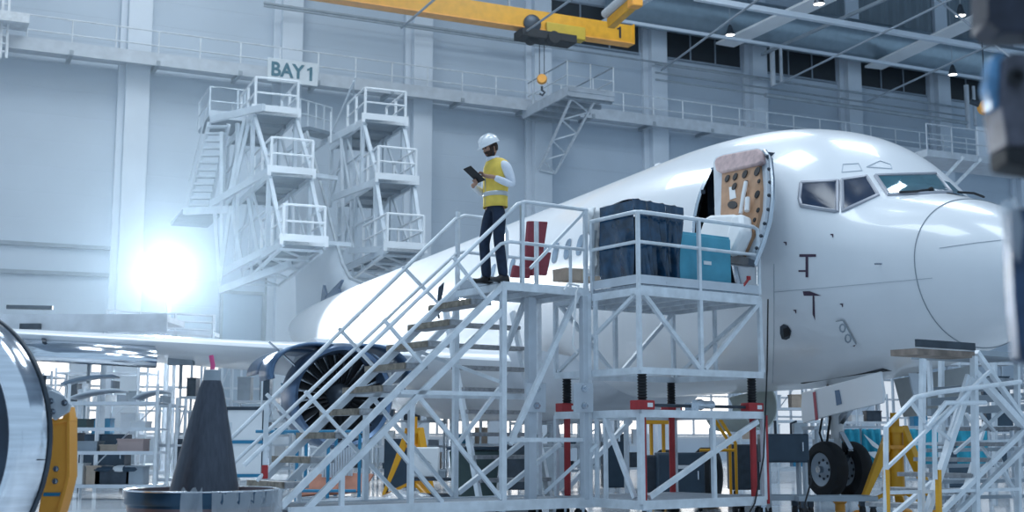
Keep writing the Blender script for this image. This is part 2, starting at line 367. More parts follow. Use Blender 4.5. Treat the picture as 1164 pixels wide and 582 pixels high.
# far-right catwalk stair landing
q = at(1105, 187, 55)
T = thing('landing_platform', q, 'pale landing platform with railing on the wall at far right above the nose', 'platform')
build('deck', MB().box(q, (7, 2, .3), RZW), lgrey, T)
for h_ in (.6, 1.25): build('handrail', MB().tube([q-WV*3.5+WN+V((0,0,h_)), q+WV*3.5+WN+V((0,0,h_))], .03, 6), lgrey, T)
for k in range(6): build('railing_post', MB().tube([q+WV*(-3.5+1.4*k)+WN, q+WV*(-3.5+1.4*k)+WN+V((0,0,1.25))], .03, 6), lgrey, T)
build('prop', MB().beam(q-WV*.5+WN, q-WV*3.3-WN*.6-V((0,0,3.2)), .14).beam(q-WV*1.5+WN, q-WV*4.0-WN*.6-V((0,0,3.2)), .14), frame_m, T)
build('side_screen', MB().box(q+WV*1.8-WN*.6+V((0,0,1.0)), (1.6,.1,1.9), RZW), colm, T)
# ---------------------------------------------------------------- aircraft
NOSE = V((6.25, 14.56, 0)); AX = V((-.386,.922,0)).normalized(); ST = V((-.922,-.386,0)).normalized()  # aft, starboard (towards camera)
def AP(s, y, z): return NOSE + AX*s + ST*y + V((0,0,z))
TAB = [ # s, crown, keel, halfwidth, widest z
 (0,2.93,2.93,.001,2.93),(.03,3.10,2.75,.17,2.93),(.12,3.27,2.60,.34,2.94),(.3,3.46,2.45,.52,2.96),(.6,3.68,2.30,.72,3.02),(.9,3.84,2.20,.87,3.08),(1.2,3.97,2.12,.99,3.14),
 (1.5,4.07,2.05,1.11,3.22),(1.8,4.17,1.99,1.22,3.30),(2.1,4.32,1.94,1.33,3.38),(2.4,4.60,1.90,1.43,3.46),(2.7,4.88,1.87,1.52,3.54),(3.0,5.10,1.84,1.60,3.62),(3.4,5.30,1.81,1.68,3.70),
 (3.9,5.47,1.78,1.75,3.78),(4.5,5.61,1.76,1.81,3.85),(5.2,5.71,1.75,1.85,3.9),(6,5.78,1.75,1.875,3.94),(7,5.82,1.75,1.88,3.95),(12,5.83,1.75,1.88,3.95),(18,5.83,1.75,1.88,3.95),(24,5.83,1.78,1.88,3.96),
 (26,5.83,2.0,1.85,4.0),(28,5.83,2.4,1.75,4.1),(30,5.83,2.9,1.58,4.3),(32,5.82,3.4,1.36,4.55),(34,5.80,3.95,1.08,4.8),(36,5.74,4.45,.72,5.05),(37.5,5.62,4.85,.4,5.2),(38,5.5,5.1,.2,5.3)]
def interp(s):
    for i in range(len(TAB)-1):
        a, b = TAB[i], TAB[i+1]
        if s <= b[0]:
            t = (s-a[0])/(b[0]-a[0])
            if s < .12: t = t
            # catmull-rom for smoothness
            p0 = TAB[max(i-1,0)]; p3 = TAB[min(i+2, len(TAB)-1)]; out = []
            for k in range(1,5):
                if i < 4: out.append(a[k]+(b[k]-a[k])*t); continue
                m1 = (b[k]-p0[k])/(b[0]-p0[0]); m2 = (p3[k]-a[k])/(p3[0]-a[0]); h = b[0]-a[0]
                out.append((2*t**3-3*t*t+1)*a[k]+(t**3-2*t*t+t)*h*m1+(-2*t**3+3*t*t)*b[k]+(t**3-t*t)*h*m2)
            return out
    return TAB[-1][1:]
NSEG = 96
def section(s):
    cr, ke, hw, wz = interp(s); pts = []
    for k in range(NSEG):
        a = 2*pi*k/NSEG - pi/2            # start at keel, go starboard
        c_, s_ = cos(a), sin(a)
        e = .92 if s_ > 0 else .95
        y = hw*math.copysign(abs(c_)**e, c_); z = wz + ((cr-wz) if s_ > 0 else (wz-ke))*math.copysign(abs(s_)**1.0, s_)
        pts.append(AP(s, y, z))
    return pts
def loft(ss, cap0=False, cap1=False):
    mb = MB(); vs = []; fs = []
    for s in ss: vs += section(s)
    for i in range(len(ss)-1):
        for k in range(NSEG):
            a = i*NSEG+k; b = i*NSEG+(k+1)%NSEG; fs.append((a, b, b+NSEG, a+NSEG))
    if cap1: fs.append(tuple((len(ss)-1)*NSEG+k for k in range(NSEG)))
    return mb.add(vs, fs)
plane = thing('airliner', AP(0,0,0), 'white passenger airliner with bare cockpit windows, open front door and missing engine cowls', 'airplane')
ss_r = [0,.01,.03,.07,.12,.2,.3,.45,.6,.75,.9,1.05,1.2]
ss_f = [1.2]+[1.2+.1*k for k in range(1,49)]+[6.0+.25*k for k in range(1,25)]+[12+.5*k for k in range(1,52)]+[38]
ss_f = sorted(set(round(x,3) for x in ss_f if x <= 38))
# door opening: leave a real hole in the starboard skin
D0, D1, DZ0, DZ1 = 4.0, 4.9, 3.02, 4.95
full = loft(ss_f)
def keep(f, mb):
    c = sum((mb.v[i] for i in f), V())/len(f) - NOSE; s, y, z = c.dot(AX), c.dot(ST), c.z
    return not (D0 < s < D1 and y > 0 and DZ0 < z < DZ1)
bvh_full = BVHTree.FromPolygons([tuple(v) for v in (full.v+loft(ss_r).v)], [tuple(f) for f in full.f]+[tuple(i+len(full.v) for i in f) for f in loft(ss_r).f])
full.f = [f for f in full.f if keep(f, full)]
fus = build('fuselage', full, wp, plane, sharp=60)
rad = build('radome', loft(ss_r), wp, plane, sharp=60)
# seam ring
def ring(s, off=.006, a0=0, a1=NSEG):
    cr, ke, hw, wz = interp(s); pts = section(s); c = AP(s, 0, wz)
    return [p+(p-c).normalized()*off for p in pts]
g = ring(1.2); build('radome_seam', MB().tube(g+[g[0]], .006, 6), mat('seam_grey', (.30,.34,.38), .6), plane)
def surf(x, y, off=.0):
    d = ray(x, y).normalized(); loc, nrm, idx, dist = bvh_full.ray_cast(EYE, d)
    if loc is None: return None
    if nrm.dot(d) > 0: nrm = -nrm
    return loc + nrm*off
def edge_pts(poly, n=6):
    out = []
    for i in range(len(poly)):
        a, b = poly[i], poly[(i+1)%len(poly)]
        out += [(a[0]+(b[0]-a[0])*k/n, a[1]+(b[1]-a[1])*k/n) for k in range(n)]
    return out
def patch(name, poly, m, off=.012, parent=plane, n=8, label=None):
    """polygon of pixels laid on the skin: fan grid from the centroid"""
    e = edge_pts(poly, n); cx_ = sum(p[0] for p in e)/len(e); cy_ = sum(p[1] for p in e)/len(e); rows = []
    for j in range(7):
        r = []
        for p in e+[e[0]]:
            q = surf(cx_+(p[0]-cx_)*j/6, cy_+(p[1]-cy_)*j/6, off); r.append(q if q is not None else (r[-1] if r else V((0,0,0))))
        rows.append(r)
    o = build(name, MB().grid(rows), m, parent, sharp=60)
    if label: o['label'] = label
    return o
def frame_on(name, poly, m, r=.03, off=.01, parent=plane, n=8):
    pts = [surf(x, y, off) for x, y in edge_pts(poly, n)]; pts = [p for p in pts if p is not None]; pts.append(pts[0])
    return build(name, MB().tube(pts, r, 6), m, parent)
frmm = mat('window_surround', (.40,.41,.46), .4, .2, .05, 4)
wins = [([(911,208),(952,206),(952,240.5),(934,238),(911,234),(909,226)], glassd),
        ([(957,205),(985,201),(998,222),(958,240)], glassd),
        ([(995,200),(1063,198),(1081,219),(1010,222)], glasst)]
for poly, gm in wins:
    w = patch('cockpit_window', poly, gm, .014); 
    frame_on('window_frame', poly, frmm, .028, .006, parent=w)
# port windshield and centre post built by mirroring over the axis
def mirror(p): q = p-NOSE; y = q.dot(ST); return p - ST*(y+max(y, .06))
e = edge_pts(wins[2][0], 8); cx_ = sum(p[0] for p in e)/len(e); cy_ = sum(p[1] for p in e)/len(e)
rows = [[mirror(surf(cx_+(p[0]-cx_)*j/6, cy_+(p[1]-cy_)*j/6, .014)) for p in e+[e[0]]] for j in range(7)]
w = build('cockpit_window', MB().grid(rows), glasst, plane, sharp=60)
# wipers
for pts in ([(1058,219),(1040,221.5),(1022,222)], ):
    build('wiper', MB().tube([surf(*p, .045) for p in pts], .014, 6).ball(surf(1058,219,.04), .035), blackm, plane)
build('wiper', MB().tube([mirror(surf(1058,219,.04)), mirror(surf(1040,221,.09)), mirror(surf(1015,224,.12))], .016, 6), blackm, plane)
# roof hatch outline, panel lines
for poly in ([(957,196),(958,187),(976,186),(980,194)], [(985,190),(1000,183),(1012,187),(1014,192)]): frame_on('hatch_outline', poly, lgrey, .007, .004)
def stripe(name, pts, m, r=.01, off=.004, parent=plane, label=None):
    mb = MB()
    for a, b in zip(pts[:-1], pts[1:]):
        q = [surf(a[0]+(b[0]-a[0])*k/6, a[1]+(b[1]-a[1])*k/6, off) for k in range(7)]; q = [p for p in q if p is not None]
        if len(q) > 1: mb.tube(q, r, 6)
    o = build(name, mb, m, parent)
    if label: o['label'] = label
    return o
seamm = mat('panel_seam', (.45,.49,.54), .6)
stripe('panel_seam', [(880,332),(960,325),(1060,316)], seamm, .004)
stripe('panel_seam', [(880,300),(880,380),(878,446)], seamm, .006)
stripe('panel_seam', [(1068,282),(1110,276),(1148,272)], seamm, .004)
drk = mat('bare_marks_and_shade', (.07,.04,.07), .6)
patch('bare_patch', [(909,289),(928,289),(928,292),(909,292)], drk, .008, n=3)
patch('bare_patch', [(916,291),(919,291),(919,315),(916,315)], drk, .008, n=3)
patch('bare_patch', [(908,307),(916,307),(916,309),(908,309)], drk, .008, n=3)
patch('bare_patch', [(913,331),(921,331),(934,336),(914,336)], drk, .008, n=3)
patch('bare_patch', [(924,336),(926,336),(927,364),(924,357)], drk, .008, n=3)
patch('open_hole', [(887,371),(891,368),(896,370),(900,376),(898,384),(894,386),(889,385),(887,379)], darkm, .008, n=4)
patch('open_hole', [(891,373),(897,371),(899,380),(892,383)], blackm, .016, n=3)
sp2 = patch('static_port_plate', [(952,364),(960,363),(974,389),(966,392)], wp, .045, n=4)
for c in ((960,370.5),(966,382)):
    e8 = [(c[0]+3.2*cos(a*pi/4), c[1]+4.4*sin(a*pi/4)) for a in range(8)]; frame_on('port_ring', e8, greym, .011, .05, sp2, 2)
frame_on('plate_edge', [(952,364),(960,363),(974,389),(966,392)], greym, .007, .035, sp2, 3)
patch('plate_shade', [(968,391),(974,389),(972,393)], drk, .02, n=2)  # dark sliver painted on the skin as shade at the plate's lower edge
for x, y in ((891,275),(944,266),(955,345),(902,352)): patch('jack_mark', [(x,y),(x+3.5,y),(x+3.5,y+4),(x+2.4,y+4),(x+2.4,y+1),(x,y+1)], drk, .006, n=2)
# passenger windows visible beyond the platform
pw = mat('cabin_window', (.22,.30,.40), .15, 0, .2, 4, coat=.5)
for s in [7.2+.51*k for k in range(13)]:
    if 9.5 < s < 10.5 and False: continue
    c = AP(s, 0, 4.35); rows = []
    ring8 = []
    for j in range(5):
        r = []
        for k in range(17):
            a = 2*pi*k/16; f = j/4
            ps = s + .125*f*math.copysign(abs(cos(a))**.7, cos(a)); pz = 4.35+.19*f*math.copysign(abs(sin(a))**.7, sin(a))
            cr, ke, hw, wz = interp(ps); sn = (pz-wz)/(cr-wz); y = hw*(sqrt(max(0,1-sn*sn)))**.92 + .008
            r.append(AP(ps, y, pz))
        rows.append(r)
    build('cabin_window', MB().grid(rows), pw, plane, sharp=60)
# ---- doorway interior and open door
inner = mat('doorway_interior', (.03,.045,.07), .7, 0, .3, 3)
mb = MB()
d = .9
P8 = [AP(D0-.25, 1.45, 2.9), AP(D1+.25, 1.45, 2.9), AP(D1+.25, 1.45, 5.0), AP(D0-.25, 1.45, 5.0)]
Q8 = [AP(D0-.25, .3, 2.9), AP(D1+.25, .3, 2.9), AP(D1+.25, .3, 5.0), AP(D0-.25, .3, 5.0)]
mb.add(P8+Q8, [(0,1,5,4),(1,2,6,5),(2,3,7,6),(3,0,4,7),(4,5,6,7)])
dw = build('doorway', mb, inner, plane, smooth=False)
def skin(s, z, off=0):
    cr, ke, hw, wz = interp(s); h = (cr-wz) if z > wz else (wz-ke); sn = max(-.999, min(.999, (z-wz)/h)); return AP(s, hw*(sqrt(1-sn*sn))**.93+off, z)
op = [skin(D0, DZ0+(DZ1-DZ0)*k/14, .01) for k in range(15)] + [skin(D0+(D1-D0)*k/4, DZ1, .01) for k in range(1,5)] + [skin(D1, DZ1-(DZ1-DZ0)*k/14, .01) for k in range(1,15)] + [skin(D1-(D1-D0)*k/4, DZ0, .01) for k in range(1,5)]
build('doorway_rim', MB().tube(op, .045, 6), steel, plane)
for k in range(8): z = 3.2+.2*k; build('latch_stop', MB().box(skin(D1-.03, z, .01), (.06,.05,.06)), darkm, plane) if k % 2 else None
# open door held ahead of the doorway, liner side out
DN = ST.copy(); DP0 = AP(3.5, 2.12, 0)
TILT = .18
def dp(x, y, o=0):
    # door plane leans inboard with height
    n = (DN + V((0,0,.30))).normalized(); p0 = AP(3.5, 2.05, 3.9) + n*o
    return pl(x, y, p0, n)
dn = (DN + V((0,0,.30))).normalized()
outer = [(818,188),(821,181),(830,178),(868,171),(876,177),(880,200),(880,225),(877,252),(870,278),(859,303),(850,305),(820,300),(820,250),(819,215)]
door = build('entry_door', MB().prism([dp(x,y,-.16) for x,y in outer], dn*.12), lgrey, plane, bevel=.02)
build('door_top_foam', MB().prism([dp(x,y,-.04) for x,y in [(817,187),(820,181),(828,178),(866,171),(871,175),(872,186),(866,190),(824,199),(819,196)]], dn*.09), pinkm, door, bevel=.03)
build('door_liner', MB().prism([dp(x,y,-.04) for x,y in [(824,198),(866,189),(868,215),(867,240),(862,262),(848,292),(835,275),(822,262)]], dn*.05), tan, door)
for x, y, r in [(827,203,.055),(836,201,.055),(847,198,.06),(861,195,.065),(835,212,.055),(848,209,.05),(861,221,.055),(863,206,.03),(846,222,.05),(862,239,.035),(858,250,.03)]:
    build('liner_hole', MB().lathe(dp(x,y,.012), dn, [(0,0),(0,r),(.012,r),(.012,0)], 16), blackm, door)
ov = MB()
for x, y, rx in [(833,233,1.0)]:
    ov.prism([dp(x+5.5*cos(a*pi/6), y+4.5*sin(a*pi/6), .01) for a in range(12)], dn*.01)
build('liner_slot', ov, blackm, door)
build('rim_strip', MB().tube([dp(x,y,-.02) for x,y in [(869,172),(876,182),(878,205),(878,228),(875,252),(868,276),(858,302)]], .035, 8), steel, door)
rv = MB()
for x, y in [(872,178),(874,192),(875,207),(874,222),(873,238),(869,254),(865,268),(860,282)]: rv.ball(dp(x,y,.02), .025, 8, 6)
build('rim_rollers', rv, darkm, door)
build('handle_shaft', MB().tube([dp(848,207,.06), dp(845,222,.08), dp(842,243,.06)], .03, 8).tube([dp(850,225,.07),dp(849,240,.07)], .035, 8), whitem, door)
build('inspection_label', MB().prism([dp(x,y,.012) for x,y in [(829,213),(835,212),(837,225),(830,227)]], dn*.006), whitem, door)
build('slide_pack', MB().prism([dp(x,y,.02) for x,y in [(811,252),(818,248),(842,247),(850,249),(842,290),(830,295),(806,292),(805,270)]], dn*.16), whitem, door, bevel=.05)
build('slide_pack', MB().prism([dp(x,y,.02) for x,y in [(845,250),(856,248),(857,268),(846,293),(836,294),(838,280)]], dn*.2), whitem, door, bevel=.05)
build('door_step', MB().prism([dp(x,y,.0) for x,y in [(831,290),(858,296),(858,304),(831,301)]], dn*.1), darkm, door)
# ---- wing, starboard
def airfoil(le, chord, th, z0, aft=AX, n=14):
    up = []; lo = []
    for k in range(n+1):
        t = k/n; x = t*t*(3-2*t) if False else (1-cos(pi*t))/2
        y = 5*th*(.2969*sqrt(x)-.126*x-.3516*x*x+.2843*x**3-.1036*x**4)
        up.append(le+aft*chord*x+V((0,0,z0+y*chord*.85-x*chord*.02))); lo.append(le+aft*chord*x+V((0,0,z0-y*chord*1.1-x*chord*.02)))
    return up + lo[-2:0:-1]
def wing_loft(secs):
    mb = MB(); vs = []; m = len(secs[0])
    for s in secs: vs += s
    fs = [(i*m+k, i*m+(k+1)%m, (i+1)*m+(k+1)%m, (i+1)*m+k) for i in range(len(secs)-1) for k in range(m)]
    fs += [tuple(range(m)), tuple((len(secs)-1)*m+k for k in range(m))]
    return mb.add(vs, fs)
def LE(y): return 11.2 + (y-1.7)*.535
def ZW(y): return 2.45 + (y-1.7)*.07
def CH(y): return 7.2-(y-1.7)*.55 if y < 6 else 4.83-(y-6)*.27
W_ = [airfoil(AP(LE(y), y, 0), CH(y), .13 if y<6 else .11, ZW(y)) for y in (1.2,3,4.8,6,8,10,12,14,16,17.4)]
wing = build('wing', wing_loft(W_), wp, plane, sharp=50)
# drooped silver slats in separate spans, in front of and below the fixed edge
for y0, y1 in ((8.2,10.6),(10.65,13.6),(13.65,17.2)):
    secs = []
    for y in (y0, (y0+y1)/2, y1):
        le = AP(LE(y)-.42, y, ZW(y)-.32); prof = []
        for k in range(11):
            a = pi*(.15+1.1*k/10); prof.append(le+AX*(.34+.34*cos(a))+V((0,0,.20*sin(a)+.1*cos(a))))
        secs.append(prof)
    mb = MB().grid(secs); build('leading_edge_slat', mb, chrome, plane, solid=.02)
for y in (10.2, 11.2, 12.6, 13.6, 15.2, 16.4):
    build('slat_track', MB().beam(AP(LE(y)-.2, y, ZW(y)-.2), AP(LE(y)+.35, y, ZW(y)-.02), .07, .12), darkm, plane)
for y in (7.6, 9.3, 10.3, 12.2): build('hanging_fitting', MB().beam(AP(LE(y)+.9, y, ZW(y)-.2), AP(LE(y)+.9, y, ZW(y)-.85), .05).box(AP(LE(y)+.9,y,ZW(y)-.3),(.5,.2,.15)), greym, plane)
# belly fairing at the wing root
secs = []
for s, w, zt, zb in ((9.2,.4,2.2,1.95),(9.9,1.5,2.5,1.7),(10.8,1.98,2.7,1.5),(12.5,2.15,2.8,1.42),(16,2.2,2.8,1.42),(19,2.0,2.6,1.5),(20.5,1.0,2.2,1.7)):
    ring_ = []
    for k in range(25):
        a = pi*k/24; ring_.append(AP(s, w*math.copysign(abs(cos(a))**.6, cos(a)), zt-(zt-zb)*abs(sin(a))**.7))
    secs.append(ring_)
build('belly_fairing', MB().grid(secs), mat('fairing_grey_white', (.62,.65,.70), .35, 0, .06, 2, coat=.3), plane, sharp=60)
# ---- stripped engine with open cowls under the wing
ec = AP(10.6, 5.5, 1.75)
cowlm = mat('cowl_inner_blue', (.10,.17,.28), .3, .6, .25, 4)
build('fan_case', MB().lathe(ec, AX, [(0,.80),(-.05,.86),(.1,.92),(.9,.90),(1.1,.84),(1.1,.70),(.3,.74),(.1,.78),(0,.80)], 48), mat('fan_case_metal', (.13,.20,.32), .3, .7, .2, 3), plane)
build('engine_core', MB().lathe(ec, AX, [(.35,0),(.35,.74),(.5,.5),(1.5,.48),(2.4,.42),(3.4,.45),(3.5,.3),(4.2,.05),(4.2,0)], 32), steel, plane)
build('spinner', MB().lathe(ec, AX, [(-.05,0),(.08,.14),(.34,.26),(.34,0)], 24), darkm, plane)
fb = MB()
for k in range(24):
    a = 2*pi*k/24; X = ST*cos(a)+V((0,0,sin(a))); T_ = ST*-sin(a)+V((0,0,cos(a)))
    fb.add([ec+AX*.25+X*.2-T_*.03, ec+AX*.33+X*.2+T_*.03, ec+AX*.36+X*.76+T_*.10, ec+AX*.2+X*.76-T_*.06], [(0,1,2,3)])
build('fan_blades', fb, blackm, plane)
build('pylon', MB().prism([AP(10.9,5.4,2.5), AP(13.5,5.4,2.35), AP(14.5,5.4,2.7), AP(12,5.4,2.85)], ST*.3), lgrey, plane)
for sg_ in (-1, 1):      # cowls swung up like wings
    for (t0_, t1_, rr, a0_, a1_, hx) in ((.05,1.1,1.08, .15, 1.75, .0), (1.2,2.9,1.0, .2, 1.6, .0)):
        rows = []
        hinge = AP(10.6, 5.5+sg_*.18, 2.62)
        for t in (t0_, (t0_+t1_)/2, t1_):
            r = []
            for k in range(13):
                a = a0_+(a1_-a0_)*k/12
                # arc starting at hinge going outwards and down, lifted by the open angle
                r.append(hinge+AX*t+ST*sg_*(rr*sin(a)-rr*sin(a0_))*1.15+V((0,0,rr*cos(a)-rr*cos(a0_)+ .42*(a-a0_))))
            rows.append(r)
        build('open_cowl', MB().grid(rows), cowlm, plane, solid=.05, sharp=60)
for a_, b_ in ((5.3,6.0),(4.3,3.7)): build('cowl_prop_rod', MB().tube([AP(11.2,a_+.7,2.1), AP(11.2,b_+.7,2.7)], .02, 6), steel, plane)
# ---- fin with dark mark
def fin_pt(s, z, o): return AP(s, o, z)
LEp = [(26.5,5.80),(28.5,5.98),(30.2,6.35),(31.2,6.95),(32.2,7.9),(36.9,12.9)]
TEp = [(38.0,5.5),(38.05,5.7),(38.1,6.35),(38.2,6.95),(38.4,7.9),(39.2,12.9)]
secs = []
for (a, za), (b, zb) in zip(LEp, TEp):
    n = 12; up = []; lo = []
    for k in range(n+1):
        t = k/n; th = .045*(b-a)*sqrt(max(0,t))*(1-t)*2.0
        th = min(th, .32); s = a+(b-a)*t; z = za+(zb-za)*t
        if za < 6.9: z = max(z, za) if False else z
        up.append(fin_pt(s, z, th)); lo.append(fin_pt(s, z, -th))
    secs.append(up+lo[-2:0:-1])
finm = mat('fin_white', (.62,.68,.75), .35, 0, .03, 1)
build('tail_fin', wing_loft(secs), finm, plane, sharp=50)
build('fin_edge', MB().tube([AP(a, 0, z) for a, z in LEp], .06, 8), greym, plane)
lg = mat('tail_mark_navy', (.03,.07,.16), .5)
def finp(x, y, o=.5): return pl(x, y, AP(33, o, 6), ST)
build('tail_mark', MB().prism([finp(x,y) for x,y in [(371,336),(378,328),(388,318),(384,328),(386,334),(378,340),(370,346)]], -ST*.1), lg, plane)
build('tail_mark', MB().prism([finp(x,y) for x,y in [(364,345),(367,324),(370,336),(367,346)]], -ST*.1), lg, plane)
# stabiliser, port and starboard, mostly hidden
for sg_ in (1, -1):
    secs = [airfoil(AP(33.0+(y-.5)*.6, sg_*y, 0), 3.6-(y-.5)*.33, .1, 5.1+y*.08) for y in (.4, 3, 6.8)]
    if sg_ < 0: build('stabiliser', wing_loft(secs), wp, plane, sharp=50)
# ---- nose gear
gx = AP(4.15, 0, 0); axz = .585
def tyre(c, m, par):
    pr = [(-.11,.235),(-.125,.26),(-.12,.31),(-.095,.375),(-.045,.395),(.045,.395),(.095,.375),(.12,.31),(.125,.26),(.11,.235)]
    t = build('nose_wheel', MB().lathe(c, ST, pr+[pr[0]], 40), blackm, par)
    build('wheel_hub', MB().lathe(c, ST, [(-.09,.0),(-.09,.24),(-.07,.25),(.06,.25),(.10,.24),(.07,.20),(.045,.13),(.07,.075),(.09,.0)], 28), mat('hub_grey', (.42,.48,.55), .45, .2), t)
    for k in range(8): a = 2*pi*k/8; build('wheel_bolt', MB().lathe(c+(AX*cos(a)+V((0,0,sin(a))))*.13+ST*.045, ST, [(0,0),(0,.02),(.014,.02),(.014,0)], 10), darkm, t)
for o_ in (.21, -.21): tyre(gx+ST*o_+V((0,0,axz)), blackm, plane)
build('axle', MB().tube([gx+ST*.36+V((0,0,axz)), gx-ST*.36+V((0,0,axz))], .05, 12), steel, plane)
build('gear_strut', MB().tube([gx+V((0,0,axz)), gx+V((0,0,1.05))], .055, 14).tube([gx+V((0,0,1.02)), gx+V((0,0,2.0))], .095, 16), whitem, plane)
build('torque_link', MB().beam(gx-AX*.06+V((0,0,.62)), gx-AX*.28+V((0,0,.86)), .08, .05).beam(gx-AX*.28+V((0,0,.86)), gx-AX*.08+V((0,0,1.1)), .08, .05), steel, plane)
build('drag_brace', MB().beam(gx+V((0,0,1.2)), AP(3.2,0,1.95), .08), steel, plane)
build('gear_hoses', MB().tube([gx+ST*.12+V((0,0,.6)), gx+ST*.2+V((0,0,.9)), gx+ST*.12+V((0,0,1.3)), gx+ST*.14+V((0,0,1.8))], .018, 6).tube([gx+ST*.1+AX*.1+V((0,0,.7)), gx+ST*.16+AX*.2+V((0,0,1.1)), gx+ST*.1+AX*.08+V((0,0,1.7))], .016, 6), blackm, plane)
# gear doors, starboard one hangs open
n2 = (ST+V((0,0,-.12))).normalized()
def gp(x, y, o=0): return pl(x, y, AP(4.2, .62, 1.7)+n2*o, n2)
gd = build('gear_door', MB().prism([gp(x,y) for x,y in [(914,446),(960,434),(1003,422),(1007,446),(1006,458),(950,471),(915,481),(913,462)]], n2*.04), wp, plane, bevel=.01)
build('door_stripe', MB().prism([gp(x,y,.042) for x,y in [(924,446),(927,445),(930,477),(927,478)]], n2*.004), mat('stripe_red', (.35,.02,.06), .5), gd)
build('door_stripe', MB().prism([gp(x,y,.042) for x,y in [(949,444),(954,443),(957,459),(951,461)]], n2*.004), mat('stripe_blue', (.04,.12,.24), .5), gd)
bay = mat('wheel_well', (.05,.055,.06), .7, 0, .3, 4)
build('wheel_well', MB().prism([AP(2.6,.40,1.90), AP(2.6,-.40,1.90), AP(4.4,-.42,1.80), AP(4.4,.42,1.80)], V((0,0,.25))), bay, plane)
build('gear_door', MB().prism([AP(1.9,-.45,1.95), AP(3.5,-.5,1.84), AP(3.45,-.6,1.32), AP(2.2,-.57,1.34), AP(1.85,-.5,1.55)], ST*-.04), mat('gear_door_inner', (.50,.53,.54), .5), plane)
n3 = (ST*.9+AX*-.2).normalized()
build('door_bracket', MB().prism([AP(2.2,.3,1.85),AP(2.2,.1,1.85),AP(2.25,.15,1.3)], AX*.03).prism([AP(3.0,.3,1.8),AP(3.0,.1,1.8),AP(3.05,.15,1.4)], AX*.03), lgrey, plane)
build('jack_pad', MB().lathe(gx+V((0,0,0)), (0,0,1), [(0,.0),(0,.07),(.1,.07),(.13,.1),(.2,.1),(.22,.0)], 20), oran, plane)
# antennas on crown, pitot
build('blade_antenna', MB().prism([AP(9,.015,5.8), AP(9.35,.015,5.8), AP(9.3,.015,6.05), AP(9.15,.015,6.05)], ST*-.03), wp, plane)
build('pitot_probe', MB().tube([surf(1000,300,.0), surf(1000,300,.10), surf(1008,300,.11)], .012, 6), steel, plane)
# ---------------------------------------------------------------- access stairs and work platform
U = V((.819,.574,0)).normalized(); W = V((-.574,.819,0)).normalized(); RU = atan2(U.y, U.x)
A0 = at(572, 321, 15.2); A0.z = 0
def S(a, b, z): return A0 + U*a + W*b + V((0,0,z))
def sb(x, y, b=0): return pl(x, y, A0+W*b, W)       # pixel on the vertical plane b = const
def sa(x, y, a=0): return pl(x, y, A0+U*a, U)
def ab(p): q = p-A0; return q.dot(U), q.dot(W), p.z
ZD = S(0,0,0).z + ab(sb(572,320,0))[2]             # deck height
SW = 1.05
aB = ab(sb(668, 328, 0))[0]
stairs = thing('access_stairs', S(0,0,0), 'tall galvanised access stairs with handrails that the man in the yellow vest stands on', 'stairs')
def beamp(name, p, q, w=.05, h=None, root=stairs, m=frame_m): return build(name, MB().beam(p, q, w, h), m, root)
# top platform
build('platform_deck', MB().box(S(aB/2, SW/2, ZD-.02), (aB, SW, .04), RU), deckm, stairs)
for b_ in (0, SW): beamp('deck_beam', S(-.02, b_, ZD-.05), S(aB, b_, ZD-.05), .06, .10)
for a_ in (0, aB/2, aB): beamp('deck_beam', S(a_, 0, ZD-.06), S(a_, SW, ZD-.06), .05, .08)
for p, q in ((S(0,SW,ZD+.07), S(aB,SW,ZD+.07)),): beamp('toe_board', p, q, .02, .14, m=lgrey)
# stair flight
slope = (ab(sb(571,322))[2]-ab(sb(330,562))[2])/(ab(sb(571,322))[0]-ab(sb(330,562))[0])
def chord(dz, b, a0, a1): return S(a0, b, ZD-.04+dz+slope*a0), S(a1, b, ZD-.04+dz+slope*a1)
aend = -(ZD-.35)/slope
for b_ in (0, SW):
    beamp('stringer', *chord(0, b_, aend, 0), .05, .07)
    beamp('stringer', *chord(-.30, b_, aend+.30, 0), .05, .07)
NT = 10
for i in range(1, NT+1):
    z = ZD-.262*i; a = -.262*i/slope-.02
    if z < .35: break
    t = build('tread', MB().box(S(a+.02, SW/2, z), (.27, SW-.04, .065), RU), treadm, stairs)
    build('tread_nosing', MB().box(S(a-.12, SW/2-.0, z), (.03, SW-.12, .07), RU), treadn, t)
# handrails, parallel to the stringers
def hr(dz, b, a1, a0): return [S(a0, b, ZD+dz+slope*a0), S(a1, b, ZD+dz+slope*a1)]
zt = ab(sb(592,229))[2]-ZD; at_ = ab(sb(592,229))[0]; dzt = zt-slope*at_
zm = ab(sb(573,274))[2]-ZD; am = ab(sb(573,274))[0]; dzm = zm-slope*am
build('handrail', MB().tube([S(-3.25,0,ZD+dzt-slope*3.25)]+[S(at_-.05,0,ZD+zt-.04), S(at_+.06,0,ZD+zt), S(aB,0,ZD+zt)], .026, 8), frame_m, stairs)
build('mid_rail', MB().tube([S(-3.1,0,ZD+dzm-slope*3.1), S(am-.05,0,ZD+zm-.04), S(am+.08,0,ZD+zm), S(aB,0,ZD+zm)], .022, 8), frame_m, stairs)
build('handrail', MB().tube([S(-3.25,SW,ZD+dzt-slope*3.25), S(-.02,SW,ZD+zt-.1), S(.12,SW,ZD+zt-.04), S(.62,SW,ZD+zt-.04), S(.74,SW,ZD+zt-.10), S(.78,SW,ZD+zt-.2), S(.78,SW,ZD+.5), S(.72,SW,ZD+.22), S(.80,SW,ZD+.14), S(aB,SW,ZD+.14)], .026, 8), frame_m, stairs)
build('mid_rail', MB().tube([S(-3.1,SW,ZD+dzm-slope*3.1), S(-.02,SW,ZD+zm-.04), S(.1,SW,ZD+zm), S(aB,SW,ZD+zm)], .022, 8), frame_m, stairs)
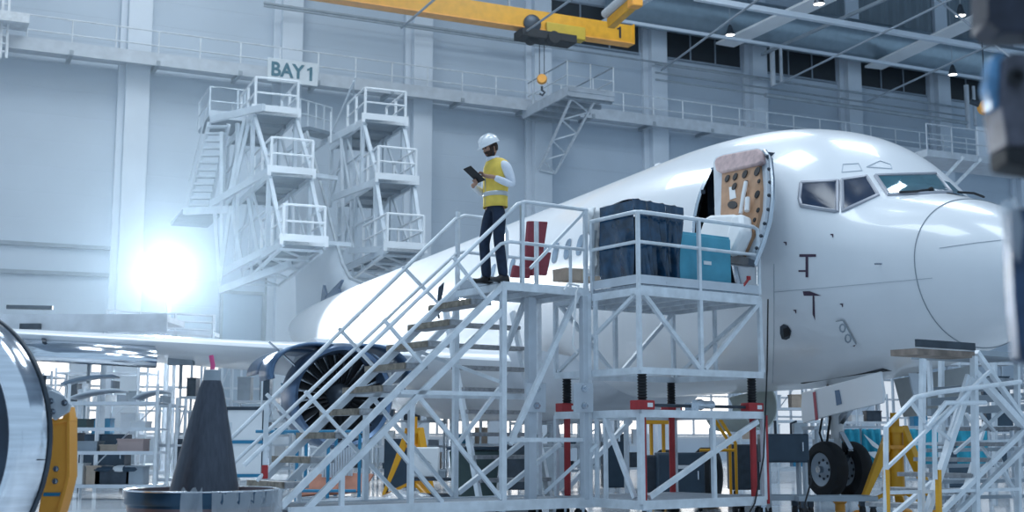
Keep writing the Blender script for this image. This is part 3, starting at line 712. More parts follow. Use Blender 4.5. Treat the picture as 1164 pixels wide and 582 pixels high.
for a_, b_ in ((at_+.02,0),(aB-.03,0),(.02,SW),(aB*.55,SW),(aB-.03,SW)):
    build('handrail_post', MB().beam(S(a_, b_, ZD-.1), S(a_, b_, ZD+zt), .045), frame_m, stairs)
for a_ in (1.02,): build('handrail_post', MB().beam(S(a_, 0, ZD), S(a_, 0, ZD+zm), .03), frame_m, stairs)
beamp('rail_brace', sb(664,241,SW*.0), sb(603,305,0), .035)
# balusters square to the slope, near and far
for b_, pts in ((0, [((515,292),(556,345)),((436,363),(480,414)),((347,445),(396,499)),]), (SW, [((458,303),(505,352)),((385,373),(425,417)),((303,448),(345,492))])):
    for p, q in pts: beamp('baluster', sb(*p, b_), sb(*q, b_), .035)
for b_, x, y0 in ((0, 303, 460), (SW, 261, 480)):
    p = sb(x, y0, b_); q = V((p.x, p.y, .62)); pp = beamp('end_post', p, q, .04)
    build('post_cap', MB().tube([q+V((0,0,.12)), q+V((0,0,-.02))], .035, 8), redm, pp)
beamp('end_brace', sb(303,500,0), sb(340,470,0), .03)
# support frame under the stairs
zb0 = .20; zb1 = .30
aL = ab(sb(347,577,0))[0]
for b_ in (0, SW):
    beamp('base_beam', S(aend+.1, b_, .24), S(aB+.05, b_, .24), .08, .12)
    beamp('leg', S(0, b_, .28), S(0, b_, ZD-.05), .065)
    beamp('leg', S(aB, b_, .28), S(aB, b_, ZD-.05), .06)
    a1 = ab(sb(467, 500, 0))[0]; z1 = ZD-.34+slope*a1
    beamp('leg', S(a1, b_, .28), S(a1, b_, z1), .06)
    a2 = ab(sb(380, 500, 0))[0]; beamp('leg', S(a2+.1, b_, .28), S(a2+.1, b_, ZD-.34+slope*(a2+.1)), .05)
    zr = ab(sb(520, 447))[2]; ar = (zr-ZD+.04)/slope+.05
    beamp('cross_rail', S(ar, b_, zr), S(0, b_, zr), .05)
    beamp('brace', S(a1+.05, b_, zr-.0), S(-.03, b_, .32), .045)
    beamp('brace', S(a1-.38, b_, z1-.30), S(a1+.42 if b_==0 else a1+.5, b_, .30), .045)
beamp('brace', sb(568,441,SW*.5), sb(520,505,SW*.5), .045)
beamp('brace', S(-.05, 0, zr+.15), S(-.72, SW, ZD-.75), .04)
build('base_deck', MB().box(S((aend+aB)/2+.1, SW/2, .27), (aB-aend-.2, SW-.1, .03), RU), deckm, stairs)
zq = ab(sb(620, 500))[2]
beamp('cross_rail', S(0, 0, zq), S(aB, 0, zq), .05)
beamp('cross_rail', S(0, SW, ab(sb(620,448))[2]), S(aB, SW, ab(sb(620,448))[2]), .07)
beamp('brace', sb(657,333,0), sb(579,505,0), .06)
beamp('brace', sb(600,333,SW*.9), sb(574,400,SW*.9), .06)
beamp('brace', S(aB-.05,SW,1.1), S(.05,SW,.35), .06)
beamp('brace', S(aB-.05,SW*.5,.95), S(.3,SW*.5,.35), .05)
# heavy masts with bolted plates
for (x, b_, zt_, px) in ((603, .35, ZD-.12, 609), (664, .0, ZD-.1, 663)):
    p = sb(x, 480, b_); aa = ab(p)[0]
    ms = build('mast', MB().beam(S(aa, b_, .28), S(aa, b_, zt_), .12 if b_ else .07, .10), lgrey, stairs, bevel=.008)
    q = sb(px, 452, b_-.09)
    pt = build('bolt_plate', MB().box(q, (.30, .025, .36), RU), lgrey, stairs, bevel=.006)
    for dx in (-.0,):
        for dz in (-.10, .11):
            build('bolt', MB().lathe(q+U*dx+V((0,0,dz)), -W, [(0,0),(0,.045),(.04,.045),(.04,.02),(.08,.02),(.08,0)], 6), steel, pt)
beamp('leg', S(aB-.0, 0, .28), S(aB, 0, ZD-.1), .05)
for a_ in (aB+.1, aB+.22): pass
# inner ladder flight seen under the deck
lad = thing('inner_ladder', S(.95, 1.6, 0), 'steel ladder with flat treads standing behind the man\'s platform', 'ladder')
for a_ in (.62, 1.75): build('stile', MB().beam(S(a_, 1.35, .0), S(a_, 2.3, 2.8), .05, .09), frame_m, lad)
for k in range(9):
    f = (k+.6)/9.4; build('tread', MB().box(S(1.185, 1.35+.95*f, 2.8*f), (1.13,.24,.05), RU), treadm, lad)
build('tie_bar', MB().beam(S(.62,1.7,.05), S(1.75,1.7,.05), .06), frame_m, lad)
# air hose
tag(build('air_hose', MB().tube([sb(641,330,-.12), sb(646,322,-.12), sb(658,325,-.12), sb(655,332,-.12), sb(653,360,-.12), sb(651,392,-.12), sb(656,402,-.12)], .014, 8), whitem), 'thin white hose hanging from the beam under the railing', 'hose')
# casters
for a_, b_ in ((aend+.4,.05),(aB-.1,.05),(aend+.4,SW-.05),(aB-.1,SW-.05),(0,.05)):
    c = build('caster', MB().lathe(S(a_, b_-.03, .09), W, [(0,0),(0,.09),(.06,.09),(.06,0)], 18), blackm, stairs)
    build('caster_fork', MB().box(S(a_, b_, .17), (.08,.09,.03), RU).box(S(a_, b_-.045, .13), (.04,.012,.1), RU).box(S(a_, b_+.045, .13), (.04,.012,.1), RU), steel, c)
# ---- work platform against the aircraft
bC = -.907; bF = .75
aC = ab(sb(722, 322, bC))[0]; aD = ab(sb(863, 338, bC))[0]
wk = thing('work_platform', S(aC, bC, 0), 'galvanised work platform on red screw jacks below the open aircraft door', 'platform')
def wb(name, p, q, w=.06, h=None, m=frame_m): return build(name, MB().beam(p, q, w*.84, h and h*.9), m, wk)
Zp = ab(sb(722, 322, bC))[2]
a0_ = aB+.06
build('platform_deck', MB().box(S((a0_+aD)/2, (bC+bF)/2, Zp-.02), (aD-a0_, bF-bC, .04), RU), deckm, wk)
for b_ in (bC, bF): wb('deck_beam', S(a0_, b_, Zp-.08), S(aD, b_, Zp-.08), .07, .13)
for k in range(6): a_ = a0_+(aD-a0_)*k/5; wb('deck_joist', S(a_, bC, Zp-.09), S(a_, bF, Zp-.09), .05, .10)
wb('toe_board', S(a0_, bC, Zp+.06), S(aD, bC, Zp+.06), .02, .12, lgrey); wb('toe_board', S(a0_, bC, Zp+.06), S(a0_, 0, Zp+.06), .02, .12, lgrey)
build('door_flap', MB().prism([S(aD, bC, Zp), S(aD+.36, bC+.35, Zp-.0), S(aD+.36, bF, Zp), S(aD, bF, Zp)], V((0,0,-.05))), deckm, wk)
wb('flap_bracket', S(aD+.3, bC+.3, Zp-.08), sb(868, 424, bC), .05)
Zt = ab(sb(800, 424, bC))[2]; Zu = ab(sb(800, 471, bC))[2]
a_mid = ab(sb(797, 400, bC))[0]
for b_ in (bC, bF):
    wb('truss_beam', S(a0_, b_, Zt), S(aD+.02, b_, Zt), .06, .09)
    for a_ in (a0_, a_mid, aD): wb('truss_post', S(a_, b_, Zt), S(a_, b_, Zp-.05), .06)
    wb('truss_brace', S(a0_+.08, b_, Zp-.12), S(a_mid-.03, b_, Zt+.05), .06)
    wb('truss_brace', S(aD-.02, b_, Zp-.12), S(a_mid+.06, b_, Zt+.05), .06)
for a_ in (a0_, aD):
    wb('truss_beam', S(a_, bC, Zt), S(a_, bF, Zt), .06, .09); wb('truss_brace', S(a_, bC+.05, Zp-.12), S(a_, bF-.05, Zt+.05), .05)
    wb('truss_post', S(a_, (bC+bF)/2, Zt), S(a_, (bC+bF)/2, Zp-.1), .05)
wb('truss_brace', S(a_mid, bC, Zt), S(a0_, bF, Zt), .05)
# railing
rz = ab(sb(722, 240, bC))[2]; rm = ab(sb(722, 274, bC))[2]
build('handrail', MB().tube([S(a0_,0,rz), S(a0_,bC+.05,rz), S(a0_+.06,bC,rz), S(aD-.08,bC,rz), S(aD,bC,rz-.03), S(aD+.01,bC,rz-.12), S(aD+.01,bC,Zp)], .026, 10), frame_m, wk)
build('mid_rail', MB().tube([S(a0_,0,rm), S(a0_,bC,rm), S(aD,bC,rm)], .022, 8), frame_m, wk)
for a_, b_ in ((a0_,-.02),(a0_,bC),(a_mid,bC)): wb('handrail_post', S(a_, b_, Zp-.1), S(a_, b_, rz), .05)
# lower base frame
for b_ in (bC, bF):
    wb('base_top_beam', S(a0_, b_, Zu), S(aD, b_, Zu), .06, .10); wb('base_bottom_beam', S(a0_, b_, .24), S(aD, b_, .24), .08, .12)
    for a_ in (a0_, (a0_+aD)/2+.15, aD): wb('base_post', S(a_, b_, .25), S(a_, b_, Zu), .08 if b_<0 and a_ == a0_ else .06)
p = S(a0_+.12, bC, .33); wb('base_brace', p, S(aD-.1, bC, Zu-.08), .07); wb('base_brace', S(a0_+.1, bF, .33), S(a_mid+.25, bF, Zu-.05), .07)
for a_ in (a0_, aD):
    wb('base_top_beam', S(a_, bC, Zu), S(a_, bF, Zu), .06, .10); wb('base_bottom_beam', S(a_, bC, .24), S(a_, bF, .24), .08, .12)
wb('base_brace', S(a0_, bC+.12, .32), S(a0_, -.25, Zu-.05), .06); wb('base_brace', S(a0_, -.1, .95), S(a0_-.45, .4, .35), .05)
for b_ in (-.25, -.08): wb('base_post', S(a0_, b_, .25), S(a0_, b_, Zu), .05)
build('base_deck', MB().box(S((a0_+aD)/2, (bC+bF)/2, .28), (aD-a0_, bF-bC, .03), RU), deckm, wk)
aR = ab(sb(866,520,bC))[0]
for a_, b_ in ((a0_+.06, bC+.03),(aD-.12, bC+.06),(a0_+.10, bF-.1),(aD-.1, bF-.05)):
    build('jack_post', MB().tube([S(a_, b_, .28), S(a_, b_, Zu)], .042, 12), redm, wk)
    bx = build('jack_box', MB().box(S(a_, b_, Zu+.10), (.26,.16,.11), RU), redm, wk, bevel=.01)
    build('jack_label', MB().box(S(a_+.05, b_-.083, Zu+.10), (.08,.006,.05), RU), whitem, bx)
    bl = [(0,0)]; n = 9; H = Zt-.04-(Zu+.155)
    for k in range(n*2+1): bl.append((H*k/(2*n), .045 if k % 2 else .062))
    bl.append((H,0)); build('bellows', MB().lathe(S(a_, b_, Zu+.155), (0,0,1), bl, 16), blackm, wk)
build('drive_shaft', MB().tube([S(a0_+.2, bC+.03, Zu+.1), S(aD-.2, bC+.06, Zu+.1)], .02, 8), darkm, wk)
build('drive_motor', MB().lathe(S((a0_+aD)/2-.1, bC+.05, Zu+.12), U, [(0,0),(0,.06),(.1,.07),(.14,.05),(.3,.05),(.3,0)], 16).box(S((a0_+aD)/2-.15, bC+.05, Zu+.09),(.12,.12,.1),RU), steel, wk)
build('outer_red_post', MB().beam(S(aD+.05, bC, .2), S(aD+.05, bC, Zu), .04), redm, wk)
for a_, b_ in ((a0_+.1,bC+.02),(aD-.05,bC+.02),(a0_+.1,bF),(aD-.05,bF)):
    c = build('caster', MB().lathe(S(a_, b_-.03, .09), W, [(0,0),(0,.09),(.06,.09),(.06,0)], 18), blackm, wk)
    build('caster_fork', MB().box(S(a_, b_, .17), (.08,.09,.03), RU).box(S(a_, b_-.045, .13), (.04,.012,.1), RU).box(S(a_, b_+.045, .13), (.04,.012,.1), RU), steel, c)
build('cable', MB().tube([sb(873,340,bC-.05), sb(872,420,bC-.05), sb(868,520,bC-.05), sb(858,572,bC-.05), sb(848,590,bC-.05)], .01, 6), blackm, wk)
T = build('warning_knob', MB().beam(sb(845,325,bC), sb(851,317,bC), .025).box(sb(851,316,bC), (.05,.03,.05), RU), redm, wk)
# ---- things standing on the platforms
# dark film cover draped over a trolley
b1 = bC+.14
def q_(x, y, b=b1): return sb(x, y, b)
cov = thing('covered_trolley', S(aC+.2, b1, Zp), 'tall crate shrouded in shiny dark navy plastic film behind the rail', 'cover')
fr0, fr1 = q_(700,318), q_(762,318); al, ar2 = ab(fr0)[0], ab(fr1)[0]; zt0 = ab(q_(698,234))[2]; zt1 = ab(q_(722,227))[2]
def drape(z0l, z1l, zbot, a_l, a_r, bb, n=40, m=14, seed=0):
    rows = []
    rnd = random.Random(seed)
    ph = [rnd.uniform(0, 6) for _ in range(5)]
    for j in range(m+1):
        f = j/m; r = []
        for k in range(n+1):
            g = k/n; top = z0l+(z1l-z0l)*g; z = top+(zbot-top)*f
            wv = .05*f**.6*(sin(g*17+ph[0]+f*2)+.6*sin(g*31+ph[1]-f*3)+.5*sin(g*53+ph[2]))
            flare = 1+.03*sin(f*5+ph[3])
            a = a_l+(a_r-a_l)*g; a = (a_l+a_r)/2+(a-(a_l+a_r)/2)*(flare-.24*f)
            r.append(S(a, bb+wv-.05*f, z+.015*sin(g*40+ph[4])*f))
        rows.append(r)
    return rows
aT1 = ab(q_(776,236))[0]
build('film', MB().grid(drape(ab(q_(722,226))[2], ab(q_(776,236))[2], Zp+.03, ab(q_(722,300))[0]-.02, aT1, b1, seed=1)), tarpm, cov, sharp=80)
aT0 = ab(q_(722,300))[0]; ztl = ab(q_(722,226))[2]
rows = []
for j in range(11):
    f = j/10; rows.append([S(aT0-.02+.03*sin(9*k/14+f*4)*f, b1+.65*k/14, ztl-.02+( .02*sin(k))*0+(Zp+.03-ztl)*f) for k in range(15)])
build('film', MB().grid(rows), tarpm, cov, sharp=80)
build('film_top', MB().grid([[S(aT0+(aT1-aT0)*k/12, b1+.65*j/6, ztl+(ab(q_(776,236))[2]-ztl)*k/12+.015*sin(k*2.1+j)) for k in range(13)] for j in range(7)]), tarpm, cov, sharp=80)
build('crate', MB().box(S((aT0+aT1)/2-.05, b1+.36, Zp+.45), (aT1-aT0-.30, .45, .85), RU), navym, cov)
# teal box
b2 = bC+.12
pL, pR = sb(771,300,b2), sb(831,300,b2); aL2, aR2 = ab(pL)[0], ab(pR)[0]; zt2 = ab(sb(800,268,b2))[2]
tb = thing('teal_case', S(aL2, b2, Zp), 'teal blue transport case on the platform below the open door', 'box')
build('case_body', MB().box(S((aL2+aR2)/2, b2+.2, (Zp+.015+zt2)/2+.0), (aR2-aL2, .4, zt2-Zp-.02), RU), teal, tb, bevel=.01)
build('case_lid', MB().box(S((aL2+aR2)/2-.04, b2+.22, zt2+.01), (aR2-aL2+.06, .42, .03), RU), teal, tb, bevel=.005)
build('side_panel', MB().box(S(aL2-.07, b2+.12, (Zp+zt2)/2+.04), (.12, .03, zt2-Zp+.04), RU), mat('teal_light', (.10,.38,.50), .5), tb)
build('label_plate', MB().box(S(ab(sb(804,299,b2))[0], b2-.004, ab(sb(804,299,b2))[2]), (.13,.008,.045), RU), whitem, tb)
build('latch', MB().box(S(ab(sb(766,298,b2))[0], b2-.0, ab(sb(766,298,b2))[2]), (.04,.03,.09), RU), whitem, tb)
# white plastic sheet / suit with red tag hanging on the corner
sh = thing('plastic_sheet', sb(684, 320, -.1), 'crumpled white plastic sheet with red tag hung left of the dark film cover', 'sheet')
rows = []
for j in range(13):
    f = j/12; wd = .15+.05*sin(f*7)
    rows.append([sb(684+ (k-6)*2.4*(1+.25*sin(f*6+.5)), 236+f*78, .12)+W*(.04*sin(k*1.9+f*9))+U*0 for k in range(13)])
build('sheet_body', MB().grid(rows), whitem, sh, solid=.006, sharp=80)
build('red_tag', MB().ball(sb(688,256,.05), (.05,.03,.05), 10, 8), redm, sh)
for x0, y0, x1, y1, l in ((677,262,674,300,0),(700,268,694,296,0)):
    build('cord', MB().tube([sb(x0,y0,.02), sb((x0+x1)/2-1,(y0+y1)/2,.02), sb(x1,y1,.02)], .02, 8), greym, sh)
# maroon panels and low carton at the back of the stairs platform
for i, (poly, l, c_) in enumerate([([(601,251),(623,252),(614,313),(596,313)], 'taller maroon seat panel standing at the back of the man\'s platform','board'), ([(611,285),(627,287),(622,313),(607,312)], 'small maroon panel leaning beside the taller maroon one','board'), ([(585,301),(603,305),(603,316),(582,315)], 'low maroon pad lying at the foot of the maroon panels','pad')]):
    o = build('maroon_board' if i<2 else 'maroon_pad', MB().prism([sb(x,y,SW+.12+.10*(2-i)) for x,y in poly], W*.06), maroon, bevel=.01); tag(o, l, c_)
cb = [sb(x,y,SW+.15) for x,y in [(643,304),(684,307),(684,320),(643,318)]]
T = thing('low_carton', cb[3], 'low beige carton at the back of the platform in front of the fuselage', 'box')
build('carton', MB().prism(cb, W*.3), cardm, T, bevel=.005); build('tape', MB().prism([cb[0].lerp(cb[1],.45)-W*.003, cb[0].lerp(cb[1],.55)-W*.003, cb[3].lerp(cb[2],.55)-W*.003, cb[3].lerp(cb[2],.45)-W*.003], W*-.003), mat('tape', (.5,.42,.3), .3), T)
# angled mirror-like paddle beside stairs
o = build('signal_paddle', MB().beam(sb(497,349,1.3), sb(499,362,1.3), .02).prism([sb(x,y,1.3) for x,y in [(497,348),(500,326),(505,321),(504,330),(501,347)]], W*.03), darkm); tag(o, 'narrow dark paddle standing up beyond the stair treads', 'paddle')
# ---- stair stand at lower right under the nose
B0 = at(1108, 402, 12.6); B0.z = 0
def nb(x, y, d=0): return pl(x, y, B0+W*d, W)
ns = thing('nose_stairs', B0, 'galvanised stair stand with bent handrails under the aircraft nose at right', 'stairs')
def nbm(name, p, q, w=.045, h=None, m=frame_m, par=ns): return build(name, MB().beam(p, q, w*.8, h and h*.8), m, par)
zt3 = nb(1108, 400).z
ctop = [nb(1042,408,.0), nb(1108,401,0), nb(1108,401,0)+W*.3, nb(1042,408,.0)+W*.3]
build('top_platform', MB().prism([V((p.x,p.y,zt3)) for p in ctop], V((0,0,-.06))), mat('worn_plank', (.25,.20,.17), .7, 0, .35, 6, bump=.3), ns)
c2 = [V((p.x,p.y,zt3+.03)) for p in ctop]; nbm('platform_edge', c2[0]-V((0,0,-.02)), c2[1]-V((0,0,-.02)), .03, .09, darkm)
build('top_platform', MB().prism([V((p.x,p.y,zt3+.02)) for p in (nb(1112,400), nb(1190,392), nb(1190,392)+W*.8, nb(1112,400)+W*.8)], V((0,0,-.05))), greym, ns)
build('lower_platform', MB().prism([V((p.x,p.y,zt3-.22)) for p in (nb(1115,400,.3), nb(1200,392,.3), nb(1200,392,.9), nb(1115,400,.9))], V((0,0,-.07))), deckm, ns)
for k in range(3): nbm('deck_beam', nb(1056, 445+12*k, .8), nb(1190, 436+13*k, .8), .06, .10, greym)
nbm('leg', nb(1049,408), nb(1047,600), .06); nbm('leg', nb(1056,410,.3), nb(1058,446,.3), .05)
nbm('leg', nb(1107,405), nb(1110,600), .07); nbm('leg', nb(1156,412,.2), nb(1158,600,.2), .06)
nbm('leg', nb(1070,410,1.1), nb(1070,575,1.1), .06); nbm('leg', nb(1130,410,1.1), nb(1131,575,1.1), .06)
nbm('diagonal', nb(1110,400), nb(1180,500), .06); nbm('diagonal', nb(1108,424), nb(1190,514), .085); nbm('diagonal', nb(1104,430), nb(1048,600), .075)
nbm('diagonal', nb(1100,426,.02), nb(1074,512,.02), .04)
for pts in ([(1007,600),(1007,486),(1040,452),(1066,446),(1160,434)], [(1063,545),(1062,487),(1100,446)], [(1053,486),(1075,458),(1120,458)]):
    build('handrail', MB().tube([nb(*pts[0],-.12)]+[nb(*p,-.12) for p in pts[1:]], .024, 10), frame_m, ns)
for p, q, d in [((1008,532),(1125,422),-.1),((1036,458),(1052,480),-.1),((1060,484),(1080,500),0),((1098,470),(1110,488),.2),((1085,515),(1160,450),.3),((1110,500),(1160,565),.3),((1114,470),(1130,490),.2)]:
    nbm('rail_brace', nb(*p, d), nb(*q, d), .035)
for b_, off in ((.0,0),(.9,0)):
    nbm('stringer', nb(1062,590,b_), nb(1175,478,b_), .06); nbm('stringer', nb(1082,590,b_), nb(1185,488,b_), .06); nbm('stringer', nb(1010,590,b_+.1), nb(1060,548,b_+.1), .05)
for k in range(6):
    p = nb(1078+18*k, 577-18*k, .0); build('tread', MB().box(p+W*.45, (.24,.88,.04), RU), treadm, ns)
for y in (512, 530, 548, 566): nbm('cross_rail', nb(1052, y, 1.0), nb(1175, y-2, 1.0), .04, .05, greym)
nbm('cross_rail', nb(1010, 560, .0), nb(1160, 556, .0), .04); nbm('cross_rail', nb(1040, 505, .6), nb(1160, 500, .6), .03)
nbm('diagonal', nb(1135,520,.8), nb(1160,580,.8), .05); nbm('diagonal', nb(1120,480,.9), nb(1090,580,.9), .05)
# yellow-painted lower posts of the handrail
for x in (1007, 1066): nbm('yellow_sleeve', nb(x+.5,534,-.125), nb(x+1.5,600,-.125), .052, .052, yel)
# ---------------------------------------------------------------- tail dock towers
PD = -ST; PD = V((.922,.386,0))
dockm = mat('dock_white_steel', (.60,.67,.74), .5, .1, .06, 2)
dockrail = mat('dock_rail_white', (.80,.84,.88), .5, 0, .03, 2)
dockd = mat('dock_deck_steel', (.16,.21,.27), .6, .1, .1, 2)
def dock(name, label, levels, lad=None, aftlen=5.2, rail=1.15):
    p0 = levels[0][0]; root = thing(name, V((p0.x, p0.y, levels[-1][0].z-.6)), label, 'platform')
    R_ = atan2(PD.y, PD.x)
    def Bm(n, a, b, w=.09, h=None, m=dockm): return build(n, MB().beam(a, b, w, h), m, root)
    for i, (p, w, al) in enumerate(levels):
        q = p+PD*w
        build('deck', MB().prism([p, q, q+AX*al, p+AX*al], V((0,0,-.10))), dockd, root)
        build('toe_plate', MB().box((p+q)/2+V((0,0,-.02)), (w+.25,.08,.36), R_), dockrail, root)
        for o_ in (p, q): Bm('side_beam', o_-V((0,0,.15)), o_+AX*al-V((0,0,.15)), .10, .22)
        for k in range(4): Bm('joist', p+AX*al*k/3.2-V((0,0,.15)), q+AX*al*k/3.2-V((0,0,.15)), .08, .14, dockd)
        H = rail
        for h_, rn, rr in ((H,'handrail',.045),(H*.52,'mid_rail',.038)):
            for s0_, s1_ in ((p, q), (p, p+AX*al*.5), (q, q+AX*al*.5)): build(rn, MB().tube([s0_+V((0,0,h_)), s1_+V((0,0,h_))], rr, 6), dockrail, root)
        for o_ in (p, q, p+AX*al*.25, q+AX*al*.25, p+AX*al*.5, q+AX*al*.5): Bm('railing_post', o_, o_+V((0,0,H)), .08, m=dockrail)
        if i+1 < len(levels):
            p2, w2, al2 = levels[i+1]; q2 = p2+PD*w2
            dn_ = V((0,0,p2.z-p.z))
            for o_ in (p+AX*.3, q+AX*.3): Bm('column', o_, o_+dn_, .13)
            for o_ in (p+AX*al*.55, q+AX*al*.55, p+AX*al, q+AX*al): Bm('column', o_, o_+dn_, .12)
            Bm('raker', p+AX*.2-V((0,0,.2)), p2+AX*.1, .13); Bm('raker', q+AX*.2-V((0,0,.2)), q2+AX*.1, .13)
            Bm('brace', p+AX*al*.55, p+AX*al+dn_, .08); Bm('brace', p+AX*.3+dn_, p+AX*al*.55, .08); Bm('brace', q+AX*.3+dn_, q+AX*al*.55, .08)
            Bm('brace', p+AX*al*.55+dn_, q+AX*al*.55, .08)
            Bm('tie', p+dn_*.5+AX*.3, p+dn_*.5+AX*al, .07)
        else:
            dn_ = V((0,0,-.75)); a_, b_ = p+AX*.4, q+AX*.4
            for o_ in (a_, b_): Bm('bottom_chord', o_+dn_*.4, o_+AX*(al-.6)+dn_, .1)
            for k in range(5):
                f = k/4; A = (a_+dn_*.4).lerp(a_+AX*(al-.6)+dn_, f); B = (b_+dn_*.4).lerp(b_+AX*(al-.6)+dn_, f)
                Bm('bottom_tie', A, B, .08); Bm('hanger', A, A-V((0,0,A.z-p.z)), .07)
                if k < 4: Bm('bottom_brace', A, (b_+dn_*.4).lerp(b_+AX*(al-.6)+dn_, (k+1)/4), .06)
    return root, Bm
m_px = 1465.
def lvl(x, y, Z, wpx, al): p = at(x, y, Z); q = at(x+wpx, y, Z); return (p, (q-p).length/.96, al)
r1, B1 = dock('dock_tower', 'white multi-level tail dock tower hanging beneath the BAY 1 sign', [lvl(290,123,44.5,47,5.4), lvl(308,193,43,46,6), lvl(322,271,41.5,46,7)])
p, w, al = lvl(238, 131, 46, 38, 2.5)
# stair landing and ladder on the outer side of the left tower
q = p+PD*w
build('deck', MB().prism([p, q, q+AX*al, p+AX*al], V((0,0,-.12))), dockd, r1); build('toe_plate', MB().box((p+q)/2+V((0,0,.05)), (w,.06,.3), atan2(PD.y,PD.x)), dockm, r1)
build('handrail', MB().tube([p+AX*al+V((0,0,1.1)), p+V((0,0,1.1)), q+V((0,0,1.1)), q+AX*al+V((0,0,1.1))], .035, 6).tube([p+AX*al+V((0,0,.55)), p+V((0,0,.55)), q+V((0,0,.55))], .028, 6), dockm, r1)
for o_ in (p, p.lerp(q,.8), q, p+AX*al, q+AX*al): B1('railing_post', o_, o_+V((0,0,1.1)), .06)
ltop = [at(238,139,46), at(260,141,46)]; lbot = [at(214,236,47), at(238,239,47)]
for a_, b_ in zip(ltop, lbot): B1('ladder_stile', a_, b_, .1, .14)
for k in range(12): f = (k+.5)/12; build('ladder_step', MB().box(ltop[0].lerp(lbot[0],f).lerp(ltop[1].lerp(lbot[1],f),.5), ((ltop[1]-ltop[0]).length,.25,.07), 0), dockm, r1)
for sgn in (0,): build('ladder_rail', MB().tube([ltop[0]+V((0,0,1)), lbot[0]+V((0,0,1))], .035, 6), dockm, r1)
p, w, al = lvl(207, 238, 47, 42, 3); q = p+PD*w
build('deck', MB().prism([p, q, q+AX*al, p+AX*al], V((0,0,-.15))), dockd, r1)
for a_, b_ in [((252,150),(252,300)),((270,140),(268,305)),((278,135),(258,235)),((262,230),(275,300)),((282,225),(295,300)),((285,130),(262,232)),((244,240),(250,325)),((262,232),(250,320))]:
    B1('column' , at(*a_, 45.5), at(*b_, 45.5), .12)
for a_, b_ in [((240,136),(300,122)),((240,232),(310,192)),((250,312),(322,274)),((210,240),(262,238)),((250,330),(330,300))]:
    B1('beam', at(*a_, 45.8), at(*b_, 44), .14, .25)
# walkway linking the towers around the fin, and beams back to the wall
r2, B2 = dock('dock_tower', 'white multi-level tail dock tower to the right of the tail fin', [lvl(415,133,47.5,46,5.0), lvl(430,201,46,43,5.5), lvl(440,279,44.5,42,6)])
for a_, b_ in [((404,88),(374,160)),((402,92),(402,128)),((376,163),(376,128)),]: B2('railing_post' if a_[0]!=404 else 'handrail', at(*a_, 49), at(*b_, 51), .06)
B2('beam', at(374,160,51), at(416,138,48), .14, .3); B2('beam', at(378,225,49), at(430,206,46.5), .12, .25); B2('beam', at(398,285,47), at(440,283,45), .12, .22)
for x in (388, 398): B2('column', at(x,150,50), at(x+2,285,49), .12)
B2('brace', at(388,160,50), at(398,220,49), .08); B2('brace', at(386,225,50), at(404,290,48), .08)
br = thing('dock_bridge', at(352,133,52), 'thin railed bridge behind the tail fin joining the two dock towers', 'bridge')
a_, b_ = at(342,147,52), at(378,156,54)
build('deck', MB().beam(a_, b_, .9, .15), dockd, br)
for h_ in (.6,1.2): build('handrail', MB().tube([a_+V((0,-.4,h_)), b_+V((0,-.4,h_))], .035, 6), dockm, br)
for f in (0,.25,.5,.75,1): build('railing_post', MB().beam(a_.lerp(b_,f)+V((0,-.4,0)), a_.lerp(b_,f)+V((0,-.4,1.2)), .06), dockm, br)
for f in (.2,.8): build('wall_bracket', MB().beam(a_.lerp(b_,f)-V((0,0,.2)), a_.lerp(b_,f)-V((0,0,.2))+(-WN)*7, .14, .2), dockm, br)
b4 = tag(build('bridge_beam', MB().beam(at(354,200,45), at(378,203,46), .5, .15), dockm), 'short white walkway arm reaching from the left dock tower to the fin, upper of two', 'beam')
b5 = tag(build('bridge_beam', MB().beam(at(368,277,44), at(396,279,44.5), .5, .15), dockm), 'short white walkway arm reaching from the left dock tower to the fin, lower of two', 'beam')
# ---------------------------------------------------------------- polished engine inlet at the left edge
ic = at(-101, 503, 8.0); ic.z = .985
iax = V((-.42,-.80,0)); 
los = (V((ic.x, ic.y, 0))).normalized()
ang = R(-46); back = Matrix.Rotation(ang, 3, 'Z') @ los      # axis pointing away, to the right
eng = thing('engine_cowl', V((ic.x, ic.y, 0)), 'large mirror-polished engine inlet lip with dark intake at the left edge', 'engine')
prof = []
for k in range(25):
    a = pi*(-.08+1.0*k/24)
    prof.append((.13-.13*sin(a)*1.0 if k<0 else .12-.12*sin(a), .785-.085*cos(a)))
prof += [(.20,.872),(.23,.86),(.23,.80)]
build('inlet_lip', MB().lathe(ic, back, prof, 96), chrome, eng, sharp=60)
build('intake_duct', MB().lathe(ic, back, [(.12,.70),(.18,.695),(.24,.69),(.24,0)], 64), mat('intake_dark', (.03,.05,.08), .35, .3, .3, 3), eng)
build('cowl_band', MB().lathe(ic, back, [(.222,.868),(.228,.876),(.25,.876),(.25,.80)], 64), darkm, eng)
build('lip_joint', MB().tube([ic+back*t+V((0,0,0))+ (back.cross(V((0,0,1))).normalized())*r*cos(-.12)+V((0,0,r*sin(-.12))) for t, r in [(.03,.78),(.1,.845),(.14,.872),(.20,.874)]], .004, 6), darkm, eng)
build('stand_cradle', MB().beam(V((ic.x-.3,ic.y+.3,0)), V((ic.x-.3,ic.y+.3,.35)), .3).beam(V((ic.x+.4,ic.y+.4,0)), V((ic.x+.4,ic.y+.4,.4)), .15), darkm, eng)
